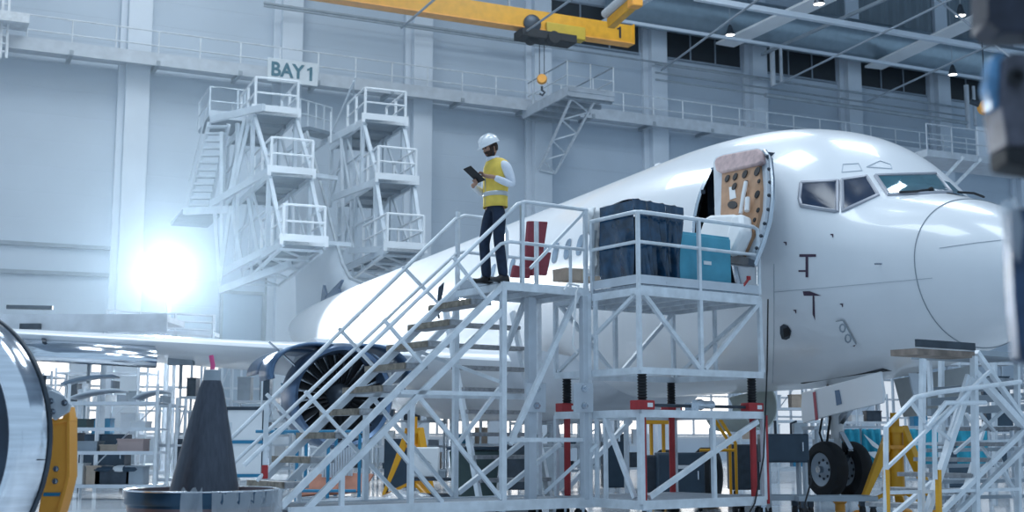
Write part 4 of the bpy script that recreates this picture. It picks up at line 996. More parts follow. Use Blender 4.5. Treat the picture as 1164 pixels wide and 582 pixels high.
# yellow stand arm
ys = at(66, 500, 8.9)
def yp(x, y, o=0): return pl(x, y, V((ys.x, ys.y+o, 0)), V((0,1,0)))
st_ = thing('engine_stand', V((ys.x, ys.y, 0)), 'orange-yellow engine stand arm with bolted grey clevis plates beside the polished inlet', 'stand')
build('arm', MB().prism([yp(x,y) for x,y in [(55,478),(79,474),(79,540),(74,560),(60,600),(40,600),(50,545),(55,520)]], V((0,.12,0))), oran, st_, bevel=.008)
build('arm_flange', MB().prism([yp(x,y,-.02) for x,y in [(76,475),(79,474),(79,541),(74,562),(63,600),(59,600),(71,560),(76,540)]], V((0,.16,0))), oran, st_)
build('foot_beam', MB().beam(yp(48,600,.06), V((yp(48,600).x-.05, ys.y+.06, .05)), .14).box(V((ys.x-.15, ys.y+.1, .05)), (.9,.3,.1)), oran, st_)
build('arm_head', MB().prism([yp(x,y,-.01) for x,y in [(54,476),(70,476),(78,462),(80,475),(80,479),(55,483)]], V((0,.13,0))), oran, st_, bevel=.005)
cl = build('clevis_plate', MB().prism([yp(x,y,-.04) for x,y in [(48,446),(58,443),(73,450),(80,460),(78,468),(62,478),(55,470)]], V((0,.03,0))), lgrey, st_, bevel=.006)
build('clevis_plate', MB().prism([yp(x,y,.10) for x,y in [(46,442),(54,438),(68,446),(74,455),(60,474),(52,466)]], V((0,.03,0))), lgrey, st_, bevel=.006)
for x, y in [(60,468),(74,458),(58,456)]: build('clevis_bolt', MB().lathe(yp(x,y,-.05), V((0,-1,0)), [(0,0),(0,.022),(.015,.022),(.015,.012),(.035,.012),(.035,0)], 12), steel, cl)
for x, y in [(64,533),(63,547)]: build('bolt', MB().lathe(yp(x,y,0), V((0,-1,0)), [(0,0),(0,.022),(.01,.022),(.012,.014),(.03,.014),(.03,0)], 6), steel, st_)
build('blue_label', MB().prism([yp(x,y,-.002) for x,y in [(50,560),(69,560),(68,564),(49,564)]], V((0,-.004,0))), bluem, st_)
build('lock_pin', MB().tube([yp(50,441,.02), yp(51,427,.02)], .012, 8), darkm, st_)
# ---------------------------------------------------------------- exhaust cone in its bowl
cc = at(230, 556, 9.6); cc = V((cc.x, cc.y, 0)); zr = at(230,556,9.6).z
bw = thing('exhaust_nozzle', cc, 'round dark metal exhaust nozzle ring with a bright rim standing on the floor', 'nozzle')
Rb = 84/1465*9.6
build('nozzle_shell', MB().lathe(cc, (0,0,1), [(0,Rb*.60),(.12,Rb*.78),(.3,Rb*.92),(zr-.08,Rb*.985),(zr,Rb),(zr,Rb-.02),(zr-.1,Rb*.95),(.3,Rb*.85),(.1,Rb*.7)], 72), mat('nozzle_metal', (.16,.12,.13), .35, .7, .3, 3), bw, sharp=50)
build('rim', MB().lathe(cc+V((0,0,zr)), (0,0,1), [(-.008,Rb+.006),(-.004,Rb+.010),(.002,Rb+.010),(.006,Rb+.002),(.002,Rb-.008),(-.008,Rb-.008),(-.008,Rb+.006)], 72), chrome, bw, sharp=50)
build('rim_band', MB().lathe(cc+V((0,0,zr)), (0,0,1), [(-.10,Rb+.0),(-.09,Rb+.008),(-.01,Rb+.008),(-.01,Rb-.006),(-.12,Rb-.012),(-.12,Rb-.03)], 72), mat('band_navy', (.03,.07,.12), .3, .6), bw, sharp=50)
build('inner_plate', MB().lathe(cc+V((0,0,zr-.12)), (0,0,1), [(0,Rb*.95),(.03,Rb*.8),(.03,0)], 60), darkm, bw)
c2 = V((at(231,556,9.6).x+.005, cc.y, 0))
cn = thing('exhaust_cone', c2+V((0,0,zr-.1)), 'tall dark brushed exhaust plug cone standing in the nozzle ring', 'cone')
zt_ = at(237, 421, 9.6).z; rb2 = 41/1465*9.6
cprof = []
for k in range(15):
    f = k/14; r = rb2*(1-f)+.058*f + .006*sin(pi*f)
    if f > .86: r = max(.056, r-.02*(f-.86)/.14)
    cprof.append((f*(zt_-zr+.09), r))
lean = V((.035,0,1)).normalized()
build('cone_skin', MB().lathe(c2+V((0,0,zr-.09)), lean, [(0,0)]+cprof+[(cprof[-1][0], .0)], 64), conem, cn, sharp=50)
build('cone_collar', MB().lathe(c2+V((0,0,zr-.09)), lean, [(0,rb2+.03),(.03,rb2+.03),(.04,rb2+.002),(0,rb2)], 64), darkm, cn)
build('cone_tip', MB().lathe(c2+V((0,0,zr-.09))+lean*(cprof[-1][0]-.12), lean, [(0,.0715),(.12,.060),(.125,.05),(.125,.0)], 40), greym, cn)
build('tip_ribbon', MB().tube([at(240,404,9.72), at(242,415,9.72), at(240,430,9.70)], .018, 8), mat('ribbon_pink', (.75,.10,.28), .6), cn)
# clear film wrapped round the right of the nozzle
fw = thing('plastic_wrap', cc+V((.2,-.5,0)), 'crinkled clear plastic film wrapped around the right side of the nozzle ring', 'film')
rows = []
for j in range(9):
    f = j/8; rows.append([cc+V(((Rb+.02+.02*sin(k*1.3+j)+.015*f)*cos(a), -(Rb+.02+.02*sin(k*1.3+j)+.015*f)*sin(a), zr-.0-.58*f+.01*sin(k*2.3))) for k, a in [(k, R(70-k*2.6)) for k in range(36)]])
build('film', MB().grid(rows), filmm, fw, sharp=80)
build('film_flap', MB().grid([[cc+V((.0+.15*k/8, -Rb-.06-.02*sin(k+j), zr+.02-.5*j/6+.02*sin(k*1.7))) for k in range(9)] for j in range(7)]), filmm, fw, sharp=80)
# ---------------------------------------------------------------- racks, tables, bins
def gp_(x, D): return V(((x-582)/1465*D, D, 0))       # floor point seen in pixel column x
def wpx(w, D): return w/1465*D
def rack(x0, x1, D, H, depth, zs, label, group=None, posts=2, rz=0, m=frame_m, name='storage_rack'):
    a, b_ = gp_(x0, D), gp_(x1, D); w = b_.x-a.x; c = (a+b_)/2
    T = thing(name, c, label, 'rack', group)
    for k in range(posts):
        for s_ in (0, depth): build('upright', MB().beam(a+V((w*k/(posts-1), s_, 0)), a+V((w*k/(posts-1), s_, H)), .045), m, T)
    for z in zs: build('shelf', MB().box(c+V((0, depth/2, z)), (w, depth, .035)).box(c+V((0,0,z)), (w,.03,.06)), lgrey, T)
    build('back_brace', MB().beam(a+V((0,depth,.3)), b_+V((0,depth,H-.1)), .02), m, T)
    return T, a, b_
def carton(p, sz, m, label, cat='box', name='carton', grp=None, rz=0):
    T = thing(name, p, label, cat, grp)
    build('body', MB().box(p+V((0,0,sz[2]/2)), sz, rz), m, T, bevel=min(sz)*.05)
    build('lid', MB().box(p+V((0,0,sz[2]+.008)), (sz[0]+.02, sz[1]+.02, .025), rz), m, T)
    return T
T, a, b_ = rack(76, 177, 22, 1.95, .8, (.22,.78,1.18,1.62), 'wide open steel storage rack holding aircraft panels behind the orange-yellow stand arm', posts=2)
T, a2, b2_ = rack(180, 200, 23, 1.75, .6, (.3,.9,1.6), 'narrow white steel rack just right of the wide panel rack')
# panels on the top shelf: curved cowl pieces
def shellpanel(p, w, h, d, m, label, name='panel_shell', n=14):
    rows = []
    for k in range(n+1):
        f = k/n; x = -w/2+w*f; z = h*(sin(pi*(.5*f+.05)))**.6 if f < 1 else h
        rows.append([p+V((x, 0, max(.01, z))), p+V((x, d, max(.01, z*.9)))])
    T = thing(name, p, label, 'panel'); build('skin', MB().grid(rows), m, T, solid=.03)
    build('end_rib', MB().box(p+V((w/2-.01, d/2, h*.3)), (.03, d*.96, h*.6)), greym, T); return T
shellpanel(gp_(104,22.1)+V((0,0,1.64)), .85, .22, .6, lgrey, 'pale curved cowling panel lying on the top shelf, left side')
shellpanel(gp_(165,22.1)+V((0,0,1.64)), .50, .20, .6, lgrey, 'pale curved cowling panel lying on the top shelf, right side')
shellpanel(gp_(95,25)+V((0,0,2.0)), 1.0, .25, .5, mat('grey_blue', (.25,.33,.42), .4), 'larger grey-blue cowling panel behind the rack above its top shelf')
tag(build('panel_trestle', MB().beam(gp_(84,25)+V((0,.2,0)), gp_(84,25)+V((0,.2,1.98)), .06).beam(gp_(106,25)+V((0,.2,0)), gp_(106,25)+V((0,.2,1.98)), .06).beam(gp_(84,25)+V((0,.2,1.96)), gp_(106,25)+V((0,.2,1.96)), .06), frame_m), 'plain steel trestle behind the wide rack carrying the larger panel', 'trestle')
its = [(84,.80,.24,.30,navym,'navy bin on the third shelf beside the orange-yellow arm'),(103,.80,.35,.16,greym,'flat grey box on the second shelf from the bottom, centre-left'),(128,.80,.30,.10,cardm,'low beige carton on the second shelf, middle'),(152,.80,.45,.20,mat('rose_box',(.5,.38,.36),.6),'pinkish box on the second shelf, right'),(92,1.20,.30,.14,greenb,'dark green box on the third shelf, left'),(160,1.20,.25,.10,whitem,'small white box on the third shelf, right'),
 (90,.24,.30,.34,whitem,'white drum box on the bottom shelf, left'),(112,.24,.25,.30,cardm,'brown carton on the bottom shelf'),(133,.24,.60,.24,darkm,'wide dark case on the bottom shelf, middle'),(158,.24,.30,.30,greym,'grey case on the bottom shelf, right')]
for x, z, w, h, m, l in its: carton(gp_(x,22.35)+V((0,0,z)), (w,.4,h), m, l, grp='boxes on the wide rack')
for k, (x, s_) in enumerate([(122,.22),(140,.18),(150,.26)]):
    o = build('part_bundle', MB().ball(gp_(x,22.3)+V((0,0,.50+.0)), (s_,.2,.07), 12, 6), whitem if k%2 else navym); tag(o, ['dark wrapped part lying on the wide dark case','white wrapped part lying on the wide dark case','dark wrapped part at the right end of the wide dark case'][k], 'part')
# white panel board with blue edge
bd = thing('panel_board', gp_(280,19), 'white double panel board in a dark blue frame right of the cone', 'board')
x0, x1 = gp_(256,19).x, gp_(300,19).x
zA, zB, zC = .48, .97, 1.46
for z0, z1 in ((zA,zB),(zB,zC)): build('panel', MB().box(V(((x0+x1)/2,19,(z0+z1)/2)), (x1-x0-.06,.03,z1-z0-.05)), whitem, bd)
for z in (zA,zB,zC): build('rail', MB().beam(V((x0,19,z)), V((x1,19,z)), .05), bluem if z!=zC else darkm, bd)
for x in (x0,x1): build('upright', MB().beam(V((x,19,0)), V((x,19,zC)), .045), navym, bd)
build('foot', MB().box(V((x0,19,.03)), (.06,.6,.06)).box(V((x1,19,.03)), (.06,.6,.06)), navym, bd)
# blue railed parts trolley under the stairs
bt = thing('parts_trolley', gp_(375,18.5), 'blue railed trolley loaded with terracotta panels and ribbed grey trim under the stairs', 'trolley')
X0, X1 = gp_(338,18.5).x, gp_(409,18.5).x
for x in (X0,(X0+X1)/2,X1):
    for y in (18.5,19.3): build('post', MB().tube([V((x,y,.1)), V((x,y,1.05)), V((x-.04,y,1.12))], .025, 8), bluem, bt)
for y in (18.5,19.3):
    for z in (.28,1.12): build('rail', MB().tube([V((X0-.6 if z>1 else X0,y,z)), V((X1-.04,y,z))], .022, 8), bluem, bt)
build('tray', MB().box(V(((X0+X1)/2,18.9,.15)), (X1-X0,.85,.05)), greym, bt)
for x in (X0+.1,X1-.1):
    for y in (18.6,19.2): build('wheel', MB().lathe(V((x-.02,y,.06)), (1,0,0), [(0,0),(0,.06),(.04,.06),(.04,0)], 14), blackm, bt)
for k, (x, w, z, m, l) in enumerate([(362,.5,.18,woodm,'terracotta panel leaning on the blue trolley, left one'),(392,.55,.20,woodm,'terracotta panel leaning on the blue trolley, right one')]):
    p = gp_(x,18.75); o = build('terracotta_panel', MB().prism([p+V((-w/2,0,z)), p+V((w/2,0,z+.05)), p+V((w/2+.12,.3,z+.28)), p+V((-w/2+.2,.3,z+.30))], V((0,-.02,.025))), m); tag(o, l, 'panel')
rb_ = thing('ribbed_trim', gp_(390,19.0)+V((0,0,.2)), 'grey ribbed curved trim standing upright in the blue trolley', 'trim')
for k in range(12):
    f = k/11; build('rib', MB().box(gp_(368,19.0)+V((f*.42,0,.2+(.30+.32*f**.6)/2+.1)), (.03,.05,.30+.32*f**.6)), lgrey, rb_)
o = build('film_heap', MB().ball(gp_(405,17.3)+V((0,0,.10)), (.75,.3,.14), 24, 10), filmm); tag(o, 'flat heap of clear plastic film lying under the stairs', 'film')
for v in o.data.vertices: v.co.z += .03*sin(v.co.x*31)*cos(v.co.y*27)
o = build('film_heap', MB().ball(gp_(462,17.0)+V((0,0,.16)), (.42,.3,.18), 24, 10), filmm); tag(o, 'crumpled heap of clear plastic film in front of the yellow tripod jack', 'film')
for v in o.data.vertices: v.co.z += .03*sin(v.co.x*37)*cos(v.co.y*21)
# tripod jacks
def jack(p, H, spread, label):
    T = thing('tripod_jack', p, label, 'jack')
    build('cylinder', MB().lathe(p, (0,0,1), [(.25,0),(.25,.10),(H*.9,.10),(H*.9,.14),(H*.97,.14),(H*.97,.06),(H*1.12,.06),(H*1.12,0)], 20), yel, T)
    for k in range(3):
        a = pi/2*.4+2*pi*k/3+.5; f = p+V((cos(a)*spread, sin(a)*spread, .05)); t_ = p+V((cos(a)*.12, sin(a)*.12, H*.95))
        build('leg', MB().prism([t_+V((0,0,.04)), t_-V((0,0,.3)), f+V((0,0,0)), f+V((0,0,.12))], V((-sin(a),cos(a),0))*.12), yel, T, bevel=.01)
        build('foot', MB().lathe(V((f.x,f.y,0)), (0,0,1), [(0,.10),(.03,.10),(.06,.04),(.06,0)], 16), oran, T)
        build('brace', MB().beam(p+V((0,0,.35)), f+V((0,0,.06)), .045), yel, T)
    build('collar_nut', MB().lathe(p, (0,0,1), [(H*.72,.10),(H*.72,.16),(H*.76,.16),(H*.76,.10)], 8), oran, T)
    return T
jack(gp_(470,20.5), 1.22, .48, 'bright yellow tripod jack seen between the stair legs under the wing root')
jack(gp_(1018,17.6), 1.22, .55, 'ochre yellow tripod jack behind the nose wheels')
jack(gp_(300,27), 1.3, .6, 'yellow tripod jack far behind the stripped engine') if False else None
# white box with dark wing mark
wbx = thing('white_case', gp_(482,19.2)+V((0,0,.45)), 'white case with a dark winged mark on a low dark trolley', 'box')
p = gp_(482,19.2)
build('body', MB().box(p+V((0,.15,.45+.22)), (.44,.35,.44)), whitem, wbx, bevel=.02)
mk = MB()
for k in range(3): mk.prism([p+V((-.08+.03*k,-.03,.76-.04*k)), p+V((.10,-.03,.66-.03*k)), p+V((.13,-.03,.645-.03*k)), p+V((-.10+.03*k,-.03,.79-.04*k))], V((0,-.004,0)))
build('winged_mark', mk, navym, wbx)
tr = thing('low_trolley', gp_(515,19.2), 'low dark trolley with shelf standing behind the stair legs', 'trolley')
for z in (.18,.42): build('shelf', MB().box(gp_(515,19.3)+V((0,.1,z)), (1.3,.6,.04)), darkm, tr)
for x in (468,562):
    for y in (-.15,.3): build('leg', MB().beam(gp_(x,19.3)+V((0,y+.1,.0)), gp_(x,19.3)+V((0,y+.1,.44)), .035), darkm, tr)
for k, x in enumerate((500,517,534)): carton(gp_(x,19.2)+V((0,.1,.44)), (.18,.2,.10+.03*(k%2)), (greym,whitem,darkm)[k], ['small grey box on the low dark trolley','small white box on the low dark trolley','small dark box on the low dark trolley'][k])
# dark green wheelie bin
p = gp_(540,17.6); bn = thing('waste_bin', p, 'dark green waste bin with a lid between the stair legs', 'bin')
wt_, wb_ = .34, .27
build('bin_body', MB().add([p+V((sx*w_,sy*w_*.9,z)) for z, w_ in ((.12,wb_),(.86,wt_)) for sx, sy in ((-1,-1),(1,-1),(1,1),(-1,1))], [(0,1,2,3),(4,7,6,5),(0,4,5,1),(1,5,6,2),(2,6,7,3),(3,7,4,0)]), greenb, bn, bevel=.03)
build('bin_lid', MB().box(p+V((0,0,.89)), (.76,.68,.05)), navym, bn, bevel=.02)
for s_ in (-1,1): build('wheel', MB().lathe(p+V((s_*.2-.02,-.1,.09)), (1,0,0), [(0,0),(0,.09),(.05,.09),(.05,0)], 16), blackm, bn)
# dark cabinets behind the platform base
def cabinet(x, D, w, h, d, m, label, legs=0, z0=.12, name='tool_cabinet'):
    p = gp_(x, D); T = thing(name, p, label, 'cabinet')
    build('body', MB().box(p+V((0,d/2,z0+h/2)), (w,d,h)), m, T, bevel=.012)
    n = max(1, round(w/.5))
    for k in range(n):
        dr = build('door', MB().box(p+V((-w/2+w*(k+.5)/n,-.008,z0+h/2)), (w/n-.02,.02,h-.04)), m, T, bevel=.004)
        build('handle', MB().box(p+V((-w/2+w*(k+.85)/n,-.03,z0+h*.55)), (.02,.02,.12)), steel, dr)
    if legs:
        for sx in (-1,1):
            for yy in (.05,d-.05): build('leg', MB().beam(p+V((sx*(w/2-.05),yy,.06)), p+V((sx*(w/2-.05),yy,z0)), .05), lgrey, T)
    for sx in (-1,1): build('caster', MB().lathe(p+V((sx*(w/2-.06)-.02,.05,.055)), (1,0,0), [(0,0),(0,.055),(.04,.055),(.04,0)], 14), blackm, T)
    return T
t_ = cabinet(774, 18.3, .66, .70, .45, navym, 'navy cabinet with a white label behind the work platform base')
build('label_plate', MB().box(gp_(778,18.3)+V((0,-.022,.62)), (.2,.006,.05)), whitem, t_)
cabinet(740, 18.6, .30, .66, .4, darkm, 'narrow dark cabinet left of the navy cabinet behind the platform base')
t_ = cabinet(894, 17.3, .60, .38, .5, navym, 'navy equipment case on tall castored legs just left of the nose wheels', legs=1, z0=.70)
build('antenna', MB().tube([gp_(885,17.3)+V((0,.2,1.06)), gp_(885,17.3)+V((0,.2,1.26))], .02, 8), darkm, t_); build('valve', MB().tube([gp_(903,17.3)+V((0,.2,1.06)), gp_(903,17.3)+V((0,.2,1.22)), gp_(910,17.3)+V((0,.2,1.25))], .015, 8), darkm, t_)
build('under_shelf', MB().box(gp_(895,17.4)+V((0,.2,.22)), (.62,.5,.04)), greym, t_)
# yellow handcart and big tyres
hc = thing('handcart', gp_(818,18.9), 'yellow tubular handcart behind the red jack post', 'cart')
P_ = [gp_(795,18.9), gp_(836,18.9)]
build('frame', MB().tube([P_[0]+V((0,0,.15)), P_[1]+V((0,0,.15)), P_[1]+V((0,0,.95)), P_[1]+V((-.25,0,1.35))], .025, 8), yel, hc); build('top_rail', MB().tube([P_[0]+V((0,0,.85)), P_[1]+V((0,0,.85))], .022, 8), yel, hc)
build('frame', MB().tube([P_[0]+V((0,.5,.15)), P_[1]+V((0,.5,.15)), P_[1]+V((0,.5,.95)), P_[1]+V((-.25,.5,1.35))], .025, 8), yel, hc)
build('base_plate', MB().box((P_[0]+P_[1])/2+V((0,.25,.13)), (.55,.5,.03)), yel, hc)
for q in P_: build('wheel', MB().lathe(q+V((0,.02,.06)), (0,1,0), [(0,0),(0,.06),(.04,.06),(.04,0)], 14), blackm, hc)
for k, (x, D, r, l) in enumerate([(803,20.6,.44,'big black aircraft tyre standing behind the yellow handcart'),(757,21.2,.42,'big black aircraft tyre standing behind the dark cabinets')]):
    p = gp_(x,D); T = thing('spare_wheel', p, l, 'tyre'); dx = V((.9,-.43,0)).normalized()
    build('tyre', MB().lathe(p+V((0,0,r)), dx, [(-.12,r*.5),(-.16,r*.65),(-.15,r*.88),(-.09,r),(.09,r),(.15,r*.88),(.16,r*.65),(.12,r*.5),(-.12,r*.5)], 36), blackm, T)
    build('hub', MB().lathe(p+V((0,0,r)), dx, [(-.1,0),(-.1,r*.5),(.1,r*.5),(.06,r*.3),(.1,r*.12),(.1,0)], 24), mat('hub_grey', (.33,.38,.44)), T)
o = build('yellow_cradle', MB().box(gp_(748,20)+V((0,.2,1.28)), (.42,.4,.07)).beam(gp_(742,20)+V((0,.2,0)), gp_(742,20)+V((0,.2,1.26)), .04).beam(gp_(756,20)+V((0,.2,0)), gp_(756,20)+V((0,.2,1.26)), .04), yel); tag(o, 'yellow cradle stand seen above the dark cabinets', 'stand')
o = build('light_cowling', MB().lathe(gp_(818,21.5)+V((0,0,1.5)), V((.6,-.8,.1)), [(0,.36),(.5,.42),(.9,.42),(.9,.40),(.5,.40),(0,.34)], 40, pi*.1, pi*1.2), mat('olive_white', (.52,.56,.52), .5), solid=.01); tag(o, 'pale curved cowling section seen behind the upper base beam', 'panel')
tag(build('cowling_stand', MB().beam(gp_(812,21.5)+V((0,.3,0)), gp_(812,21.5)+V((0,.3,1.2)), .06).box(gp_(812,21.5)+V((0,.3,.03)), (.6,.6,.06)), frame_m), 'plain stand under the pale curved cowling section', 'stand')
# long bench with teal cloths to the right
ln = thing('long_bench', gp_(1045,21.5), 'long pale workbench stretching behind the nose gear at right', 'table')
X0, X1 = gp_(925,21.5).x, gp_(1175,21.5).x
build('tabletop', MB().box(V(((X0+X1)/2,21.9,1.20)), (X1-X0,.9,.06)), lgrey, ln)
for k in range(6):
    for y in (21.5,22.3): build('leg', MB().beam(V((X0+.05+(X1-X0-.1)*k/5,y,0)), V((X0+.05+(X1-X0-.1)*k/5,y,1.2)), .05), lgrey, ln)
build('rail', MB().beam(V((X0,21.5,.35)), V((X1,21.5,.35)), .04), lgrey, ln)
tealc = mat('teal_cloth', (.03,.36,.50), .6, 0, .15, 5)
for k, (x, w, z, h, l) in enumerate([(965,.34,.55,.63,'teal cloth cover hanging behind the nose wheel strut'),(1050,.5,.6,.58,'teal cloth cover hanging between the bent handrails'),(1104,.5,.6,.60,'teal cloth cover hanging behind the rightmost stair leg'),(990,.3,.55,.63,'teal cloth with white pattern beside the ochre jack')]):
    p = gp_(x,21.4); rows = [[p+V((-w/2+w*i/14, .03*sin(i*1.1+j*.4)-.02, z+h*j/8)) for i in range(15)] for j in range(9)]
    T = thing('cloth_cover', p+V((0,0,z)), l, 'cloth'); build('cloth', MB().grid(rows), tealc, T, solid=.01)
    if k == 3:
        for pts in ([(-.14,.25),(0,.05),(.12,-.02),(.1,.06),(0,.14)],[(-.1,-.05),(.02,-.15),(.14,-.1),(.05,-.04)]): build('white_print', MB().prism([p+V((a,-.07,z+.3+b)) for a, b in pts], V((0,-.004,0))), whitem, T)
    build('hem_bar', MB().tube([p+V((-w/2,0,z+h)), p+V((w/2,0,z+h))], .015, 8), steel, T)
# distant open scaffold racks
for i, (x0, x1, D, H, l) in enumerate([(203,250,30,3.0,'far white scaffold rack behind the dark cone'),(262,330,31,2.9,'far white scaffold rack behind the white panel board'),(345,420,33,2.2,'far white scaffold rack below the stripped engine'),(425,505,32,2.2,'far white scaffold rack behind the yellow tripod jack'),(512,580,34,2.3,'far white scaffold rack behind the dark green bin'),(590,660,31,2.2,'far white scaffold rack behind the bolted masts'),(672,735,33,2.3,'far white scaffold rack behind the left red jack post'),(842,925,30,2.6,'far white scaffold rack behind the navy case on legs'),(940,1010,34,2.2,'far white scaffold rack behind the nose wheels'),(1030,1160,33,3.1,'far white scaffold rack behind the nose stairs'),(60,165,34,2.9,'far white scaffold rack behind the panel rack'),(0,55,30,2.6,'far white scaffold rack behind the polished inlet')]):
    T, a, b_ = rack(x0, x1, D, H, 1.0, [H*f for f in (.12,.38,.66,.95)], l, 'far scaffold racks', posts=3, name='scaffold_rack', m=dockm)
    rnd = random.Random(i); W_r = b_.x-a.x; nb_ = 2 if W_r < 1.3 else 3
    for k in range(3*nb_):
        if k % nb_ == 0: pal = [navym, darkm, greym, cardm, bluem, whitem, lgrey]; rnd.shuffle(pal)
        sh = k//nb_; z = H*(.12,.38,.66)[sh]+.02; x = a.x+W_r*((k % nb_)+.5)/nb_+rnd.uniform(-.06,.06); sz = (rnd.uniform(.3,.75)*W_r/nb_, .4, rnd.uniform(.12,H*.2))
        m = pal[k % nb_]
        nm = {'white_plastic':'white','grey_paint':'grey','cardboard':'brown','navy_paint':'navy','blue_paint':'blue','dark_metal':'dark','light_grey_paint':'pale grey'}[m.name]
        carton(V((x, a.y+.3, z)), sz, m, '%s box, %s shelf, on the far rack %s' % (nm, ('lowest','second','third')[sh], l[l.index('behind') if 'behind' in l else l.index('below'):]), grp='boxes on the far racks')
# castored low frames on the floor at right
for i, (x, D, l) in enumerate([(880,16.6,'low castored dolly frame on the floor beneath the navy case'),(950,16.4,'low castored dolly frame on the floor in front of the nose wheels')]):
    p = gp_(x,D); T = thing('dolly', p, l, 'dolly'); build('frame', MB().beam(p+V((-.5,0,.26)), p+V((.5,0,.26)), .06).beam(p+V((-.5,.5,.26)), p+V((.5,.5,.26)), .06).beam(p+V((-.48,0,.26)), p+V((-.48,.5,.26)), .06).beam(p+V((.48,0,.26)), p+V((.48,.5,.26)), .06), greym, T)
    for sx in (-.44,.44):
        for y in (0,.5):
            c = build('caster', MB().lathe(p+V((sx-.02,y,.08)), (1,0,0), [(0,0),(0,.08),(.045,.08),(.045,0)], 16), blackm, T); build('caster_fork', MB().box(p+V((sx,y,.19)), (.07,.08,.08)), darkm, c)
o = build('floor_cable', MB().tube([gp_(918,16.2)+V((0,0,.75)), gp_(921,16.2)+V((0,0,.5)), gp_(912,16.1)+V((0,0,.2)), gp_(925,15.8)+V((0,0,.012)), gp_(990,15.6)+V((0,0,.012))], .012, 6), blackm); tag(o, 'thin black cable trailing down to the floor left of the nose wheels', 'cable')
# platform seen over the wing at left
gs = thing('wing_dock', at(60,365,31), 'grey wing access platform with dark slots behind the wing at left', 'platform')
c_ = at(70,366,31); build('deck', MB().box(c_, (5.6,1.6,.14)), lgrey, gs); build('fascia', MB().box(c_+V((0,-.82,-.1)), (5.6,.06,.42)), lgrey, gs)
for x in (25,): build('slot', MB().box(at(35,371,30.1)+V((0,-.02,0)), (.5,.06,.13)), darkm, gs)
build('top_rail', MB().beam(at(8,349,31.5), at(60,350,31.5), .1), darkm, gs)
for x in (10,120): build('leg', MB().beam(V((at(x,366,31.4).x,31.4,0)), V((at(x,366,31.4).x,31.4,c_.z)), .1), lgrey, gs)
gs = thing('railed_gantry', V((at(200,380,34).x,34,0)), 'pale railed gantry behind the wing below the floodlight', 'platform')
for y in (357,365,374): build('handrail', MB().tube([at(120,y-4,34), at(245,y+2,34)], .035, 6), lgrey, gs)
for x in (122,160,200,243): build('post', MB().beam(at(x,352+(x-120)*.05,34), V((at(x,380,34).x,34,0)), .07), lgrey, gs)
build('deck', MB().box(at(182,380,34.4), (3,.9,.1)), lgrey, gs)
# ---------------------------------------------------------------- out-of-focus fixture close to the camera at right
NF = 2.3
def nf(x, y, o=0): return at(x, y, NF+o)
fx = thing('steel_fixture', nf(1160,300), 'dark out-of-focus steel fixture with pale blue film very close at the right edge', 'fixture')
def blk(name, poly, th, m, o=0): return build(name, MB().prism([nf(x,y,o) for x,y in poly], V((0,th,0))), m, fx, bevel=.006)
blk('upper_block', [(1124,-30),(1210,-30),(1210,34),(1140,36),(1124,22)], .10, mat('fixture_dark', (.025,.03,.05), .5, .2, .3, 20))
blk('blue_film', [(1129,62),(1142,58),(1144,118),(1130,124),(1123,96)], .05, mat('film_blue', (.12,.30,.52), .3, 0, .3, 30), .02)
blk('hinge_block', [(1141,66),(1150,60),(1210,60),(1210,168),(1146,166),(1139,120)], .10, mat('fixture_brown', (.10,.10,.13), .5, .2, .35, 20))
build('hinge_eye', MB().lathe(nf(1154,88,-.005), (0,-1,0), [(0,0),(0,.016),(.01,.016),(.01,.009),(.002,.009),(.002,0)], 20), blackm, fx)
blk('spine', [(1180,-30),(1225,-30),(1225,1140),(1180,1140)], .06, mat('fixture_blue', (.03,.06,.12), .4, .3, .3, 15), .05)
blk('lower_block', [(1143,166),(1210,168),(1210,196),(1146,186)], .09, blackm)
blk('pale_film', [(1140,230),(1156,222),(1165,258),(1160,300),(1146,262)], .03, filmm, .0)
blk('lower_arm', [(1150,236),(1205,236),(1205,420),(1160,410),(1153,330)], .05, mat('fixture_blue', (.03,.06,.12)), .01)

# more shop clutter standing between the racks
for x, D, w, h, m, l in [(452,24,.5,.9,navym,'tall navy tool cabinet behind the yellow tripod jack'),(585,23,.55,.8,darkm,'dark tool cabinet just left of the left bolted mast'),(632,22.5,.45,.75,greym,'grey tool cabinet between the two bolted masts'),(700,24,.5,.85,navym,'navy tool cabinet left of the work platform base, far back'),(850,23,.6,.8,darkm,'dark tool cabinet behind the right red jack post'),(945,24.5,.5,.9,greym,'grey tool cabinet far behind the nose wheels'),(1085,24,.6,.8,navym,'navy tool cabinet behind the long workbench'),(115,27,1.0,1.0,navym,'navy tool cabinet far behind the wide panel rack'),(215,25,.5,.9,darkm,'dark tool cabinet half hidden by the tall dark cone')]:
    cabinet(x, D, w, h, .5, m, l)
for x, D, l in [(300,25,'white wheeled work trestle left of the blue railed trolley'),(655,27,'white wheeled work trestle behind the right bolted mast'),(610,29,'white wheeled work trestle behind the left bolted mast'),(905,26,'white wheeled work trestle behind the navy case on legs')]:
    p = gp_(x, D); T = thing('work_trestle', p, l, 'trestle', 'work trestles')
    for sx in (-.6,.6):
        for y in (0,.7): build('leg', MB().beam(p+V((sx*1.1,y,.0)), p+V((sx*.8,y,1.35)), .045), frame_m, T)
    build('top_beam', MB().box(p+V((0,.35,1.37)), (1.2,.8,.05)), frame_m, T)
    for z in (.45,.9): build('rail', MB().beam(p+V((-.62,0,z)), p+V((.62,0,z)), .035), frame_m, T)
    build('brace', MB().beam(p+V((-.6,0,.45)), p+V((.5,0,1.3)), .03), frame_m, T)
